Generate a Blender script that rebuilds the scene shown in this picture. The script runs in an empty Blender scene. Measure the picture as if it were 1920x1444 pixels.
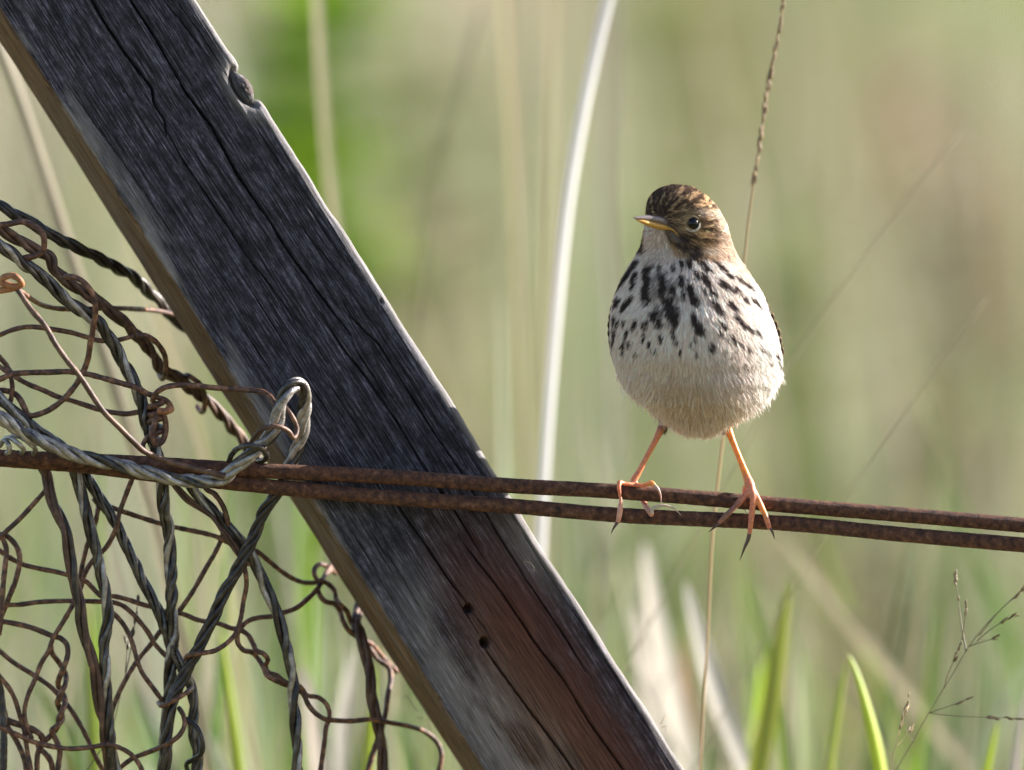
import bpy, math, numpy as np
from mathutils import Matrix, Vector

# ------------------------------------------------------------------ camera, sky, sun, exposure
scene = bpy.context.scene
PITCH = math.radians(3.5)
LENS, SENSOR = 500.0, 36.0
FRAME_W = 0.348                       # metres across the frame at the fence
DIST = FRAME_W * LENS / SENSOR
CENTRE = np.array([0.0, 0.0, 0.78])
FWD = np.array([0.0, math.cos(PITCH), -math.sin(PITCH)])
UP = np.array([0.0, math.sin(PITCH), math.cos(PITCH)])
CAM = CENTRE - FWD * DIST

cam_data = bpy.data.cameras.new('camera')
cam = bpy.data.objects.new('camera', cam_data)
scene.collection.objects.link(cam)
cam.location = CAM
cam.rotation_euler = (math.pi / 2 - PITCH, 0, 0)
cam_data.lens = LENS
cam_data.sensor_width = SENSOR
cam_data.clip_start = 0.05
cam_data.clip_end = 2000
cam_data.dof.use_dof = True
cam_data.dof.focus_distance = DIST - 0.006
cam_data.dof.aperture_fstop = 6.3
scene.camera = cam

SUN_DIR = np.array([0.88, 0.27, 0.38])
SUN_DIR /= np.linalg.norm(SUN_DIR)
world = bpy.data.worlds.new('World')
scene.world = world
world.use_nodes = True
wn = world.node_tree
wn.nodes.clear()
sky = wn.nodes.new('ShaderNodeTexSky')
sky.sky_type = 'NISHITA'
sky.sun_disc = False
sky.sun_elevation = math.asin(SUN_DIR[2])
sky.sun_rotation = math.atan2(SUN_DIR[0], SUN_DIR[1])
sky.air_density = 1.0
sky.dust_density = 1.2
sky.ozone_density = 1.0
bg = wn.nodes.new('ShaderNodeBackground')
bg.inputs['Strength'].default_value = 0.08
wo = wn.nodes.new('ShaderNodeOutputWorld')
wn.links.new(sky.outputs[0], bg.inputs[0])
wn.links.new(bg.outputs[0], wo.inputs[0])

sun_data = bpy.data.lights.new('sun', 'SUN')
sun_data.energy = 5.0
sun_data.angle = math.radians(0.5)
sun_data.color = (1.0, 0.965, 0.91)
sun = bpy.data.objects.new('sun', sun_data)
scene.collection.objects.link(sun)
sun.rotation_euler = Vector(SUN_DIR).to_track_quat('Z', 'Y').to_euler()
sun.location = SUN_DIR * 20

scene.view_settings.view_transform = 'Standard'
scene.view_settings.look = 'None'
scene.view_settings.exposure = 1.55
scene.view_settings.gamma = 1.0
scene.render.engine = 'CYCLES'
scene.cycles.use_denoising = True
scene.cycles.max_bounces = 8
scene.cycles.transmission_bounces = 6

rng = np.random.default_rng(7)
PX = FRAME_W / 1920.0                 # metres per photo pixel at the fence

# ------------------------------------------------------------------ helpers
def P(px, py, Y=0.0):
    """point where the sight line through a photo pixel meets the upright plane y = Y"""
    xr = (np.asarray(px, float) - 960) / 1920 * SENSOR / LENS
    zr = -(np.asarray(py, float) - 722) / 1920 * SENSOR / LENS
    d = FWD + xr[..., None] * np.array([1.0, 0, 0]) + zr[..., None] * UP
    t = (np.asarray(Y, float) - CAM[1]) / d[..., 1]
    return CAM + d * t[..., None]

def link(o, parent=None):
    scene.collection.objects.link(o)
    if parent is not None:
        o.parent = parent
        o.matrix_parent_inverse = parent.matrix_world.inverted()
    return o

def mesh_obj(name, V, F, mat, parent=None, col=None, smooth=True, mats=None, midx=None):
    """V (n,3), F a list of faces or an (m,k) array, col (n,3) point colours"""
    me = bpy.data.meshes.new(name)
    V = np.ascontiguousarray(V, dtype=np.float32)
    if isinstance(F, np.ndarray):
        m, k = F.shape
        me.vertices.add(len(V)); me.vertices.foreach_set('co', V.ravel())
        me.loops.add(m * k); me.loops.foreach_set('vertex_index', F.astype(np.int32).ravel())
        me.polygons.add(m)
        me.polygons.foreach_set('loop_start', np.arange(0, m * k, k, dtype=np.int32))
        me.polygons.foreach_set('loop_total', np.full(m, k, dtype=np.int32))
        me.update(calc_edges=True)
        me.validate()
    else:
        me.from_pydata(V.tolist(), [], F)
        me.update()
    if smooth:
        me.polygons.foreach_set('use_smooth', np.ones(len(me.polygons), bool))
    for mm in (mats or [mat]):
        me.materials.append(mm)
    if midx is not None:
        me.polygons.foreach_set('material_index', np.asarray(midx, dtype=np.int32))
    if col is not None:
        a = me.color_attributes.new('Col', 'FLOAT_COLOR', 'POINT')
        c4 = np.ones((len(V), 4), np.float32); c4[:, :3] = col
        a.data.foreach_set('color', c4.ravel())
    o = bpy.data.objects.new(name, me)
    return link(o, parent)

def tag(o, label=None, cat=None, group=None, kind=None):
    if label: o['label'] = label
    if cat: o['category'] = cat
    if group: o['group'] = group
    if kind: o['kind'] = kind
    return o

def empty(name, loc, label, cat, group=None):
    o = bpy.data.objects.new(name, None)
    o.location = loc
    o.empty_display_size = 0.01
    scene.collection.objects.link(o)
    bpy.context.view_layer.update()
    return tag(o, label, cat, group)

def catmull(pts, step):
    """dense centripetal-like Catmull-Rom through pts (n,k); first three columns are xyz"""
    pts = np.asarray(pts, float)
    if len(pts) == 2:
        pts = np.stack([pts[0], (pts[0] + pts[1]) / 2, pts[1]])
    q = np.vstack([2 * pts[0] - pts[1], pts, 2 * pts[-1] - pts[-2]])
    out = []
    for i in range(1, len(q) - 2):
        n = max(2, int(np.linalg.norm(q[i + 1, :3] - q[i, :3]) / step))
        t = np.linspace(0, 1, n, endpoint=False)[:, None]
        p0, p1, p2, p3 = q[i - 1], q[i], q[i + 1], q[i + 2]
        d0, d1, d2 = (max(np.linalg.norm(b[:3] - a[:3]), 1e-9)**.5 for a, b in ((p0, p1), (p1, p2), (p2, p3)))
        m1 = d1 * ((p1 - p0) / d0 - (p2 - p0) / (d0 + d1) + (p2 - p1) / d1)
        m2 = d1 * ((p2 - p1) / d1 - (p3 - p1) / (d1 + d2) + (p3 - p2) / d2)
        out.append((2 * t**3 - 3 * t**2 + 1) * p1 + (t**3 - 2 * t**2 + t) * m1 + (3 * t**2 - 2 * t**3) * p2 + (t**3 - t**2) * m2)
    out.append(q[-2][None])
    return np.vstack(out)

def frames(C):
    T = np.gradient(C, axis=0)
    T /= np.linalg.norm(T, axis=1)[:, None] + 1e-12
    N = np.zeros_like(C)
    ref = np.array([0.0, -1.0, 0.0])
    if abs(T[0] @ ref) > 0.9: ref = np.array([1.0, 0, 0])
    n = ref - T[0] * (ref @ T[0]); n /= np.linalg.norm(n)
    for i in range(len(C)):
        n = n - T[i] * (n @ T[i]); n /= np.linalg.norm(n) + 1e-12
        N[i] = n
    return T, N, np.cross(T, N)

def tube(C, r, k=8, cap=True, squash=1.0):
    """tube round centre line C (n,3) with radii r; returns V, list of faces"""
    C = np.asarray(C, float); n = len(C)
    r = np.broadcast_to(np.asarray(r, float), (n,))
    T, N, B = frames(C)
    a = np.linspace(0, 2 * np.pi, k, endpoint=False)
    V = C[:, None] + r[:, None, None] * (np.cos(a)[None, :, None] * N[:, None] + squash * np.sin(a)[None, :, None] * B[:, None])
    V = V.reshape(-1, 3)
    i = np.arange(n - 1)[:, None] * k; j = np.arange(k)[None]
    F = np.stack([i + j, i + (j + 1) % k, i + k + (j + 1) % k, i + k + j], -1).reshape(-1, 4).tolist()
    if cap:
        V = np.vstack([V, C[0] - T[0] * r[0] * .6, C[-1] + T[-1] * r[-1] * .6])
        b = n * k
        F += [[b, (q + 1) % k, q] for q in range(k)]
        F += [[b + 1, (n - 1) * k + q, (n - 1) * k + (q + 1) % k] for q in range(k)]
    return V, F

class Merge:
    def __init__(self): self.V, self.F, self.C, self.n = [], [], [], 0
    def add(self, V, F, col=None):
        self.V.append(V); self.F += [[i + self.n for i in f] for f in F]; self.n += len(V)
        if col is not None: self.C.append(np.broadcast_to(np.asarray(col, float), (len(V), 3)))
        return self
    def get(self): return np.vstack(self.V), self.F, (np.vstack(self.C) if self.C else None)

def hash2(ix, iy, seed):
    h = (ix.astype(np.int64) * 374761393 + iy.astype(np.int64) * 668265263 + seed * 974634777) & 0xffffffff
    h = ((h ^ (h >> 13)) * 1274126177) & 0xffffffff
    return ((h ^ (h >> 16)) & 0xffff) / 65535.0

def vnoise(x, y, seed=0):
    x = np.asarray(x, float); y = np.asarray(y, float)
    ix, iy = np.floor(x), np.floor(y)
    fx, fy = x - ix, y - iy
    fx = fx * fx * (3 - 2 * fx); fy = fy * fy * (3 - 2 * fy)
    a, b = hash2(ix, iy, seed), hash2(ix + 1, iy, seed)
    c, d = hash2(ix, iy + 1, seed), hash2(ix + 1, iy + 1, seed)
    return (a * (1 - fx) + b * fx) * (1 - fy) + (c * (1 - fx) + d * fx) * fy

def fnoise(x, y, seed=0, octv=4):
    s, a, t = 0, .5, 0
    for o in range(octv):
        s = s + a * vnoise(x * 2**o, y * 2**o, seed + o * 17); t += a; a *= .5
    return s / t

def polydist(px, py, poly):
    poly = np.asarray(poly, float)
    best = np.full(np.shape(px), 1e9)
    for (x0, y0), (x1, y1) in zip(poly[:-1], poly[1:]):
        dx, dy = x1 - x0, y1 - y0
        t = np.clip(((px - x0) * dx + (py - y0) * dy) / (dx * dx + dy * dy), 0, 1)
        best = np.minimum(best, np.hypot(px - x0 - t * dx, py - y0 - t * dy))
    return best

# ------------------------------------------------------------------ materials
def new_mat(name):
    m = bpy.data.materials.new(name); m.use_nodes = True
    nt = m.node_tree; nt.nodes.clear()
    out = nt.nodes.new('ShaderNodeOutputMaterial')
    return m, nt, out

def nd(nt, kind, **kw):
    n = nt.nodes.new(kind)
    for k, v in kw.items():
        if hasattr(n, k) and k not in n.inputs: setattr(n, k, v)
        else: n.inputs[k].default_value = v
    return n

def ramp(nt, stops, fac):
    r = nt.nodes.new('ShaderNodeValToRGB')
    e = r.color_ramp.elements
    while len(e) < len(stops): e.new(0.5)
    for el, (p, c) in zip(e, stops):
        el.position = p; el.color = (*c, 1) if len(c) == 3 else c
    nt.links.new(fac, r.inputs[0])
    return r.outputs[0]

def obj_noise(nt, scale, detail=4, rough=0.6, stretch=None, dist=0.0):
    tc = nt.nodes.new('ShaderNodeTexCoord')
    v = tc.outputs['Object']
    if stretch:
        mp = nt.nodes.new('ShaderNodeMapping'); mp.inputs['Scale'].default_value = stretch
        nt.links.new(v, mp.inputs[0]); v = mp.outputs[0]
    n = nt.nodes.new('ShaderNodeTexNoise')
    n.inputs['Scale'].default_value = scale; n.inputs['Detail'].default_value = detail
    n.inputs['Roughness'].default_value = rough; n.inputs['Distortion'].default_value = dist
    nt.links.new(v, n.inputs['Vector'])
    return n.outputs[0]

def mixc(nt, fac, a, b, mode='MIX'):
    m = nt.nodes.new('ShaderNodeMix'); m.data_type = 'RGBA'; m.blend_type = mode
    for s, x in ((m.inputs[0], fac), (m.inputs[6], a), (m.inputs[7], b)):
        if isinstance(x, (int, float)): s.default_value = x
        elif isinstance(x, tuple): s.default_value = (*x, 1)
        else: nt.links.new(x, s)
    return m.outputs[2]

def metal_mat(name, stops, scale, rough, metallic=0.0, bump=0.35, bump_scale=1800, bdist=0.0004, spec=0.4):
    m, nt, out = new_mat(name)
    p = nt.nodes.new('ShaderNodeBsdfPrincipled')
    n = obj_noise(nt, scale, 6, 0.65)
    nt.links.new(ramp(nt, stops, n), p.inputs['Base Color'])
    p.inputs['Roughness'].default_value = rough
    p.inputs['Metallic'].default_value = metallic
    p.inputs['Specular IOR Level'].default_value = spec
    b = nt.nodes.new('ShaderNodeBump'); b.inputs['Strength'].default_value = bump; b.inputs['Distance'].default_value = bdist
    nt.links.new(obj_noise(nt, bump_scale, 5, .7), b.inputs['Height'])
    nt.links.new(b.outputs[0], p.inputs['Normal'])
    nt.links.new(p.outputs[0], out.inputs[0])
    return m

M = {}
M['rod'] = metal_mat('rod_rust', [(.30, (.028, .013, .011)), (.45, (.085, .036, .024)), (.58, (.16, .066, .035)), (.72, (.27, .15, .10))], 420, .82, bump=.9, bump_scale=1500, bdist=.0007)
M['rust_wire'] = metal_mat('wire_rust', [(.34, (.035, .018, .015)), (.5, (.13, .055, .034)), (.66, (.36, .17, .09))], 420, .4, bump=.9, bump_scale=1600, spec=.5)
M['rust_bright'] = metal_mat('wire_rust_bright', [(.3, (.16, .06, .03)), (.55, (.42, .17, .07)), (.75, (.5, .25, .13))], 350, .6, bump=.5, spec=.5)
M['zinc'] = metal_mat('zinc_cable', [(.32, (.12, .10, .09)), (.48, (.34, .30, .275)), (.66, (.58, .53, .49))], 260, .33, metallic=.55, bump=.5, spec=.6)
M['dark_cable'] = metal_mat('dark_cable', [(.3, (.022, .018, .017)), (.5, (.05, .04, .036)), (.7, (.12, .095, .08))], 240, .3, metallic=.5, bump=.3, spec=.6)
M['grey_cable'] = metal_mat('grey_cable', [(.3, (.035, .03, .028)), (.5, (.085, .075, .07)), (.7, (.20, .18, .17))], 220, .24, metallic=.65, bump=.3, spec=.6)
M['brown_cable'] = metal_mat('brown_cable', [(.3, (.04, .02, .016)), (.5, (.10, .05, .034)), (.7, (.24, .13, .08))], 200, .5, metallic=.1, bump=.4, spec=.5)

def foliage_mat(name, trans, rough=.6, gloss=.08):
    m, nt, out = new_mat(name)
    at = nt.nodes.new('ShaderNodeVertexColor'); at.layer_name = 'Col'
    n = obj_noise(nt, 60, 3, .6, stretch=(1, 1, .15))
    c = mixc(nt, 1.0, at.outputs[0], ramp(nt, [(.3, (.78, .78, .78)), (.7, (1.15, 1.15, 1.15))], n), 'MULTIPLY')
    d = nt.nodes.new('ShaderNodeBsdfDiffuse'); t = nt.nodes.new('ShaderNodeBsdfTranslucent')
    g = nt.nodes.new('ShaderNodeBsdfGlossy'); g.inputs['Roughness'].default_value = .45
    nt.links.new(c, d.inputs[0]); nt.links.new(c, t.inputs[0])
    s1 = nt.nodes.new('ShaderNodeMixShader'); s1.inputs[0].default_value = trans
    nt.links.new(d.outputs[0], s1.inputs[1]); nt.links.new(t.outputs[0], s1.inputs[2])
    s2 = nt.nodes.new('ShaderNodeMixShader'); s2.inputs[0].default_value = gloss
    nt.links.new(s1.outputs[0], s2.inputs[1]); nt.links.new(g.outputs[0], s2.inputs[2])
    nt.links.new(s2.outputs[0], out.inputs[0])
    return m
M['grass'] = foliage_mat('grass', .45, gloss=.05)
M['stem'] = foliage_mat('dry_stem', .30, gloss=.06)

def plumage_mat():
    m, nt, out = new_mat('plumage')
    at = nt.nodes.new('ShaderNodeVertexColor'); at.layer_name = 'Col'
    d = nt.nodes.new('ShaderNodeBsdfDiffuse'); t = nt.nodes.new('ShaderNodeBsdfTranslucent')
    nt.links.new(at.outputs[0], d.inputs[0]); nt.links.new(at.outputs[0], t.inputs[0])
    s1 = nt.nodes.new('ShaderNodeMixShader'); s1.inputs[0].default_value = .22
    nt.links.new(d.outputs[0], s1.inputs[1]); nt.links.new(t.outputs[0], s1.inputs[2])
    nt.links.new(s1.outputs[0], out.inputs[0])
    return m
M['plumage'] = plumage_mat()

def skin_mat():
    m, nt, out = new_mat('leg_skin')
    at = nt.nodes.new('ShaderNodeVertexColor'); at.layer_name = 'Col'
    n = obj_noise(nt, 900, 4, .6)
    c = mixc(nt, 1.0, at.outputs[0], ramp(nt, [(.3, (.7, .66, .66)), (.7, (1.15, 1.15, 1.15))], n), 'MULTIPLY')
    p = nt.nodes.new('ShaderNodeBsdfPrincipled')
    nt.links.new(c, p.inputs['Base Color'])
    p.inputs['Roughness'].default_value = .42
    p.inputs['Subsurface Weight'].default_value = .6
    p.inputs['Subsurface Radius'].default_value = (1.0, .35, .12)
    p.inputs['Subsurface Scale'].default_value = .0014
    b = nt.nodes.new('ShaderNodeBump'); b.inputs['Strength'].default_value = .35; b.inputs['Distance'].default_value = .0003
    nt.links.new(obj_noise(nt, 1600, 3, .6), b.inputs['Height']); nt.links.new(b.outputs[0], p.inputs['Normal'])
    nt.links.new(p.outputs[0], out.inputs[0])
    return m
M['skin'] = skin_mat()

def simple(name, col, rough, spec=.5, coat=0.0, sss=0.0):
    m, nt, out = new_mat(name)
    p = nt.nodes.new('ShaderNodeBsdfPrincipled')
    n = obj_noise(nt, 700, 3, .6)
    nt.links.new(ramp(nt, [(.3, tuple(c * .8 for c in col)), (.7, tuple(min(1, c * 1.15) for c in col))], n), p.inputs['Base Color'])
    p.inputs['Roughness'].default_value = rough; p.inputs['Specular IOR Level'].default_value = spec
    p.inputs['Coat Weight'].default_value = coat; p.inputs['Coat Roughness'].default_value = .03
    if sss:
        p.inputs['Subsurface Weight'].default_value = sss; p.inputs['Subsurface Scale'].default_value = .001
    nt.links.new(p.outputs[0], out.inputs[0])
    return m
M['eye'] = simple('eye_black', (.004, .0035, .0045), .07, .35)
M['claw'] = simple('claw_horn', (.10, .06, .05), .35)
M['claw_pale'] = simple('claw_pale', (.55, .45, .38), .3, sss=.4)
M['beak_top'] = simple('beak_dark', (.16, .125, .12), .25, .7)
M['beak_low'] = simple('beak_yellow', (.50, .27, .045), .38, .5, sss=.4)

def wood_mat():
    m, nt, out = new_mat('weathered_wood')
    at = nt.nodes.new('ShaderNodeVertexColor'); at.layer_name = 'Col'
    sep = nt.nodes.new('ShaderNodeSeparateColor'); nt.links.new(at.outputs[0], sep.inputs[0])
    grain = obj_noise(nt, 1, 4, .7, stretch=(2100, 60, 1500), dist=.15)
    fine = obj_noise(nt, 1, 2, .6, stretch=(3600, 420, 2400))
    blotch = obj_noise(nt, 260, 6, .75, stretch=(1, .6, 1))
    base = ramp(nt, [(.36, (.008, .0075, .011)), (.5, (.040, .038, .052)), (.66, (.165, .155, .195))], grain)
    base = mixc(nt, .75, base, ramp(nt, [(.34, (.12, .12, .13)), (.48, (.75, .75, .75)), (.66, (2.0, 1.95, 1.95))], blotch), 'MULTIPLY')
    base = mixc(nt, .7, base, ramp(nt, [(.36, (.4, .4, .4)), (.62, (1.35, 1.35, 1.35))], fine), 'MULTIPLY')
    fibre = obj_noise(nt, 1, 2, .5, stretch=(1900, 16, 1300), dist=.1)
    base = mixc(nt, .85, base, ramp(nt, [(.36, (.18, .18, .19)), (.44, (1.05, 1.05, 1.05))], fibre), 'MULTIPLY')
    pale = mixc(nt, .7, (.33, .30, .29), ramp(nt, [(.3, (.6, .6, .6)), (.65, (1.25, 1.25, 1.25))], grain), 'MULTIPLY')
    rust = mixc(nt, .7, (.085, .026, .019), ramp(nt, [(.3, (.35, .35, .35)), (.65, (1.6, 1.6, 1.5))], grain), 'MULTIPLY')
    brown = mixc(nt, .95, (.19, .11, .055), ramp(nt, [(.36, (.25, .23, .22)), (.62, (1.7, 1.6, 1.5))], grain), 'MULTIPLY')
    c = mixc(nt, sep.outputs[1], base, pale)
    c = mixc(nt, sep.outputs[0], c, rust)
    c = mixc(nt, sep.outputs[2], c, brown)
    p = nt.nodes.new('ShaderNodeBsdfPrincipled')
    nt.links.new(c, p.inputs['Base Color'])
    p.inputs['Roughness'].default_value = .8; p.inputs['Specular IOR Level'].default_value = .3
    b0 = nt.nodes.new('ShaderNodeBump'); b0.inputs['Strength'].default_value = .9; b0.inputs['Distance'].default_value = .0006
    nt.links.new(fibre, b0.inputs['Height'])
    b = nt.nodes.new('ShaderNodeBump'); b.inputs['Strength'].default_value = .8; b.inputs['Distance'].default_value = .0005
    nt.links.new(b0.outputs[0], b.inputs['Normal'])
    nt.links.new(grain, b.inputs['Height'])
    b2 = nt.nodes.new('ShaderNodeBump'); b2.inputs['Strength'].default_value = .6; b2.inputs['Distance'].default_value = .0003
    nt.links.new(fine, b2.inputs['Height']); nt.links.new(b.outputs[0], b2.inputs['Normal'])
    nt.links.new(b2.outputs[0], p.inputs['Normal'])
    nt.links.new(p.outputs[0], out.inputs[0])
    return m
M['wood'] = wood_mat()

def ground_mat():
    m, nt, out = new_mat('meadow_ground')
    d = nt.nodes.new('ShaderNodeBsdfDiffuse')
    a = obj_noise(nt, .35, 6, .65); b = obj_noise(nt, 7, 5, .65)
    c = ramp(nt, [(.3, (.07, .085, .025)), (.5, (.15, .14, .06)), (.7, (.24, .20, .12))], a)
    c = mixc(nt, .6, c, ramp(nt, [(.3, (.5, .5, .45)), (.7, (1.4, 1.35, 1.3))], b), 'MULTIPLY')
    nt.links.new(c, d.inputs[0]); nt.links.new(d.outputs[0], out.inputs[0])
    return m
M['ground'] = ground_mat()

# ------------------------------------------------------------------ ground
def ground_z(x, y):
    far = np.clip((np.hypot(x, y) - 2) / 20, 0, 1)
    return far * (fnoise(x * .12 + 50, y * .12 + 50, 3, 3) - .5) * .35
nx, ny = 90, 140
gx = np.sinh(np.linspace(-4.6, 4.6, nx)) * 3.2
gy = np.concatenate([np.linspace(-40, -6, 20), np.linspace(-5, 45, 80), 45 + np.geomspace(2, 600, 40)])
X, Y = np.meshgrid(gx, gy)
Z = ground_z(X, Y)
idx = np.arange(len(gy) * nx).reshape(len(gy), nx)
F = np.stack([idx[:-1, :-1], idx[:-1, 1:], idx[1:, 1:], idx[1:, :-1]], -1).reshape(-1, 4)
ground = mesh_obj('ground', np.stack([X, Y, Z], -1).reshape(-1, 3), F, M['ground'])
tag(ground, 'rough meadow ground under the grass', 'ground', kind='structure')

# ------------------------------------------------------------------ the slanting timber brace
TH = math.radians(10.5)
lx = np.array([0.535, 0.0, -0.845]); lx /= np.linalg.norm(lx)       # along, downwards
ax = np.array([-lx[2], 0.0, lx[0]])                                  # across, up and right
AX = ax * math.cos(TH) + np.array([0, 1.0, 0]) * math.sin(TH)
NX = np.array([0, -1.0, 0]) * math.cos(TH) + ax * math.sin(TH)
O0 = P(np.array(446.), np.array(722.), 0.0065)

def to_post(px, py):
    d = P(px, py, 1.0) - CAM
    t = ((O0 - CAM) @ NX) / (d @ NX)
    X = CAM + d * t[..., None] - O0
    return X @ AX, X @ lx            # across, along

WF = float(to_post(np.array(830.), np.array(722.))[0])
DP = 0.046
S0, S1 = -0.42, 0.955
s_mid = np.arange(-0.175, 0.175, 0.0007)
s = np.concatenate([np.linspace(S0, -0.177, 60), s_mid, np.linspace(0.1765, S1, 160)])
rL, rR = 0.0012, 0.0030
sec = []                             # (across, depth, outward across, outward depth, front weight)
for t in np.arange(rL, WF - rR + 1e-9, 0.00025): sec.append((t, 0, 0, -1))
for a in np.linspace(0, 90, 12)[1:]:
    r = math.radians(a); sec.append((WF - rR + rR * math.sin(r), rR - rR * math.cos(r), math.sin(r), -math.cos(r)))
for d in np.linspace(rR, DP - rR, 24)[1:]: sec.append((WF, d, 1, 0))
for a in np.linspace(0, 90, 6)[1:]:
    r = math.radians(a); sec.append((WF - rR + rR * math.cos(r), DP - rR + rR * math.sin(r), math.cos(r), math.sin(r)))
for t in np.linspace(WF - rR, rR, 24)[1:]: sec.append((t, DP, 0, 1))
for a in np.linspace(0, 90, 6)[1:]:
    r = math.radians(a); sec.append((rR - rR * math.sin(r), DP - rR + rR * math.cos(r), -math.sin(r), math.cos(r)))
for d in np.linspace(DP - rR, rL, 60)[1:]: sec.append((0, d, -1, 0))
for a in np.linspace(0, 90, 8)[1:-1]:
    r = math.radians(a); sec.append((rL - rL * math.cos(r), rL - rL * math.sin(r), -math.cos(r), -math.sin(r)))
sec = np.array(sec)
ns, nk = len(s), len(sec)
T_, S_ = np.meshgrid(sec[:, 0], s)
D_ = np.broadcast_to(sec[:, 1], T_.shape)
NT, NDp = np.broadcast_to(sec[:, 2], T_.shape), np.broadcast_to(sec[:, 3], T_.shape)
front = np.clip(-NDp, 0, 1)
h = np.zeros_like(T_)                # outward displacement in metres
cracks = [  # width and depth in mm, photo pixels along each drying crack
    (1.0, 6.0, [(200, -80), (246, 0), (293, 73), (349, 173), (399, 239), (445, 326), (497, 402), (545, 478), (556, 493), (622, 583), (658, 630)]),
    (.55, 3.0, [(655, 626), (670, 663), (701, 706), (735, 765)]),
    (.75, 4.5, [(600, 585), (639, 649), (687, 708), (743, 788), (802, 885), (850, 950), (905, 1040)]),
    (.7, 4.0, [(640, 560), (656, 594), (712, 649), (764, 732), (815, 812), (864, 881), (936, 1001), (988, 1086), (1065, 1200), (1100, 1260)]),
    (1.25, 4.0, [(150, -40), (176, 7), (203, 53), (239, 106), (286, 166), (289, 193), (309, 226), (312, 256)]),
    (.6, 3.0, [(309, 240), (346, 306), (399, 382), (462, 479), (504, 531), (556, 604)]),
    (.9, 5.0, [(730, 925), (750, 953), (794, 1014), (843, 1087), (879, 1133)]),
    (.6, 3.0, [(850, 1110), (875, 1150), (905, 1200)]),
    (.5, 2.5, [(885, 1145), (908, 1175), (925, 1205)]),
    (.95, 5.0, [(905, 1200), (915, 1224), (980, 1313), (1065, 1426), (1150, 1560)]),
    (.8, 4.0, [(860, 1000), (879, 1030), (940, 1107), (1004, 1204), (1057, 1273), (1106, 1354), (1166, 1438), (1240, 1560)]),
    (.45, 2.0, [(330, 0), (375, 60), (430, 150)]), (.4, 1.8, [(290, -20), (340, 40), (400, 120)]),
    (.4, 1.6, [(195, 120), (225, 165), (240, 180)]), (.35, 1.5, [(120, 150), (170, 220), (250, 330), (330, 450)]),
    (.4, 1.6, [(430, 480), (500, 590), (560, 690), (640, 810)]), (.35, 1.5, [(560, 420), (640, 520), (720, 640), (800, 760), (860, 850)]),
    (.35, 1.4, [(600, 690), (650, 770), (690, 830), (740, 900)]), (.35, 1.4, [(480, 240), (540, 330), (600, 420), (650, 500)]),
    (.35, 1.4, [(960, 960), (1020, 1060), (1080, 1150), (1150, 1260), (1220, 1370)]), (.35, 1.4, [(700, 1000), (760, 1090), (800, 1160)]),
    (.35, 1.4, [(420, 560), (470, 640), (530, 730)]), (.3, 1.2, [(340, 250), (400, 340), (470, 450)]),
    (.35, 1.4, [(900, 1330), (960, 1420)]), (.35, 1.5, [(1010, 1000), (1050, 1060), (1110, 1150)]),
]
warp = (fnoise(T_ * 160, S_ * 30, 91, 2) - .5) * .00015
for w, dp, pts in cracks:
    p = np.array(pts, float)
    ta, sa = to_post(p[:, 0], p[:, 1])
    dist = polydist((T_ + warp).ravel(), S_.ravel(), np.stack([ta, sa], -1)).reshape(T_.shape)
    end = np.clip(np.minimum(S_ - sa.min(), sa.max() - S_) / .012, 0, 1)
    ww = w * .34e-3 * (.35 + .65 * end) * (.75 + .5 * fnoise(S_ * 90, S_ * 0 + w * 7, 5, 2))
    prof = np.clip(1.35 - dist / ww, 0, 1)
    h -= front * prof * dp * 1e-3 * (.3 + .7 * end)
    h -= front * np.exp(-(dist / (ww * 2.6))**2) * .00025
for (hx, hy, rr) in [(879, 1141, 1.55), (909, 1204, 1.6), (714, 566, .7)]:      # nail holes and a small pit
    ta, sa = to_post(np.array(float(hx)), np.array(float(hy)))
    dd = np.hypot((T_ - ta), (S_ - sa)) / (rr * 1e-3 * (.85 + .3 * vnoise(T_ * 1500, S_ * 1500, 8)))
    h -= front * np.clip(1.5 - 1.2 * dd, 0, 1) * (.007 if rr > 1 else .0012)
ta, sa = to_post(np.array(466.), np.array(158.)); ta = WF - .0026                                  # knot by the upper edge
ek = np.hypot((T_ - ta) / .0030, (S_ - sa) / .0062)
h += np.exp(-((ek - 1.7) / .5)**2) * .0006 * (T_ > WF * .8)
h -= np.exp(-((ek - 1.12) / .15)**2) * .0030 * (T_ > WF * .8)
h += np.clip(1 - ek, 0, 1) * .0013 * (T_ > WF * .8)
# weathered ridges of the grain, worn arrises and saw-wander
u_ = T_ + D_ * .9
h += (fnoise(u_ * 1300, S_ * 22, 21, 3) - .5) * .00032
h += (fnoise(u_ * 420, S_ * 9, 31, 3) - .5) * .0006
h += (fnoise(u_ * 90, S_ * 45, 41, 3) - .5) * .0007
edge = np.exp(-((T_ - WF) / .004)**2) * np.exp(-(D_ / .006)**2)
h += edge * (fnoise(S_ * 60, S_ * 0 + 3, 51, 5) - .6) * .0013
edgeL = np.exp(-(T_ / .0025)**2) * np.exp(-(D_ / .004)**2)
h += edgeL * (fnoise(S_ * 110, S_ * 0 + 9, 61, 4) - .6) * .0026
wander = (fnoise(S_ * 11, S_ * 0 + 1, 71, 2) - .5) * .0012
VT = T_ + NT * h + wander * (T_ / WF)
VD = D_ + NDp * h
Vp = np.stack([VT, S_, -VD], -1).reshape(-1, 3)      # local: x across, y along, z outwards
idx = np.arange(ns * nk).reshape(ns, nk)
Fp = np.stack([idx[:-1], np.roll(idx[:-1], -1, 1), np.roll(idx[1:], -1, 1), idx[1:]], -1).reshape(-1, 4)[:, ::-1]
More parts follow.
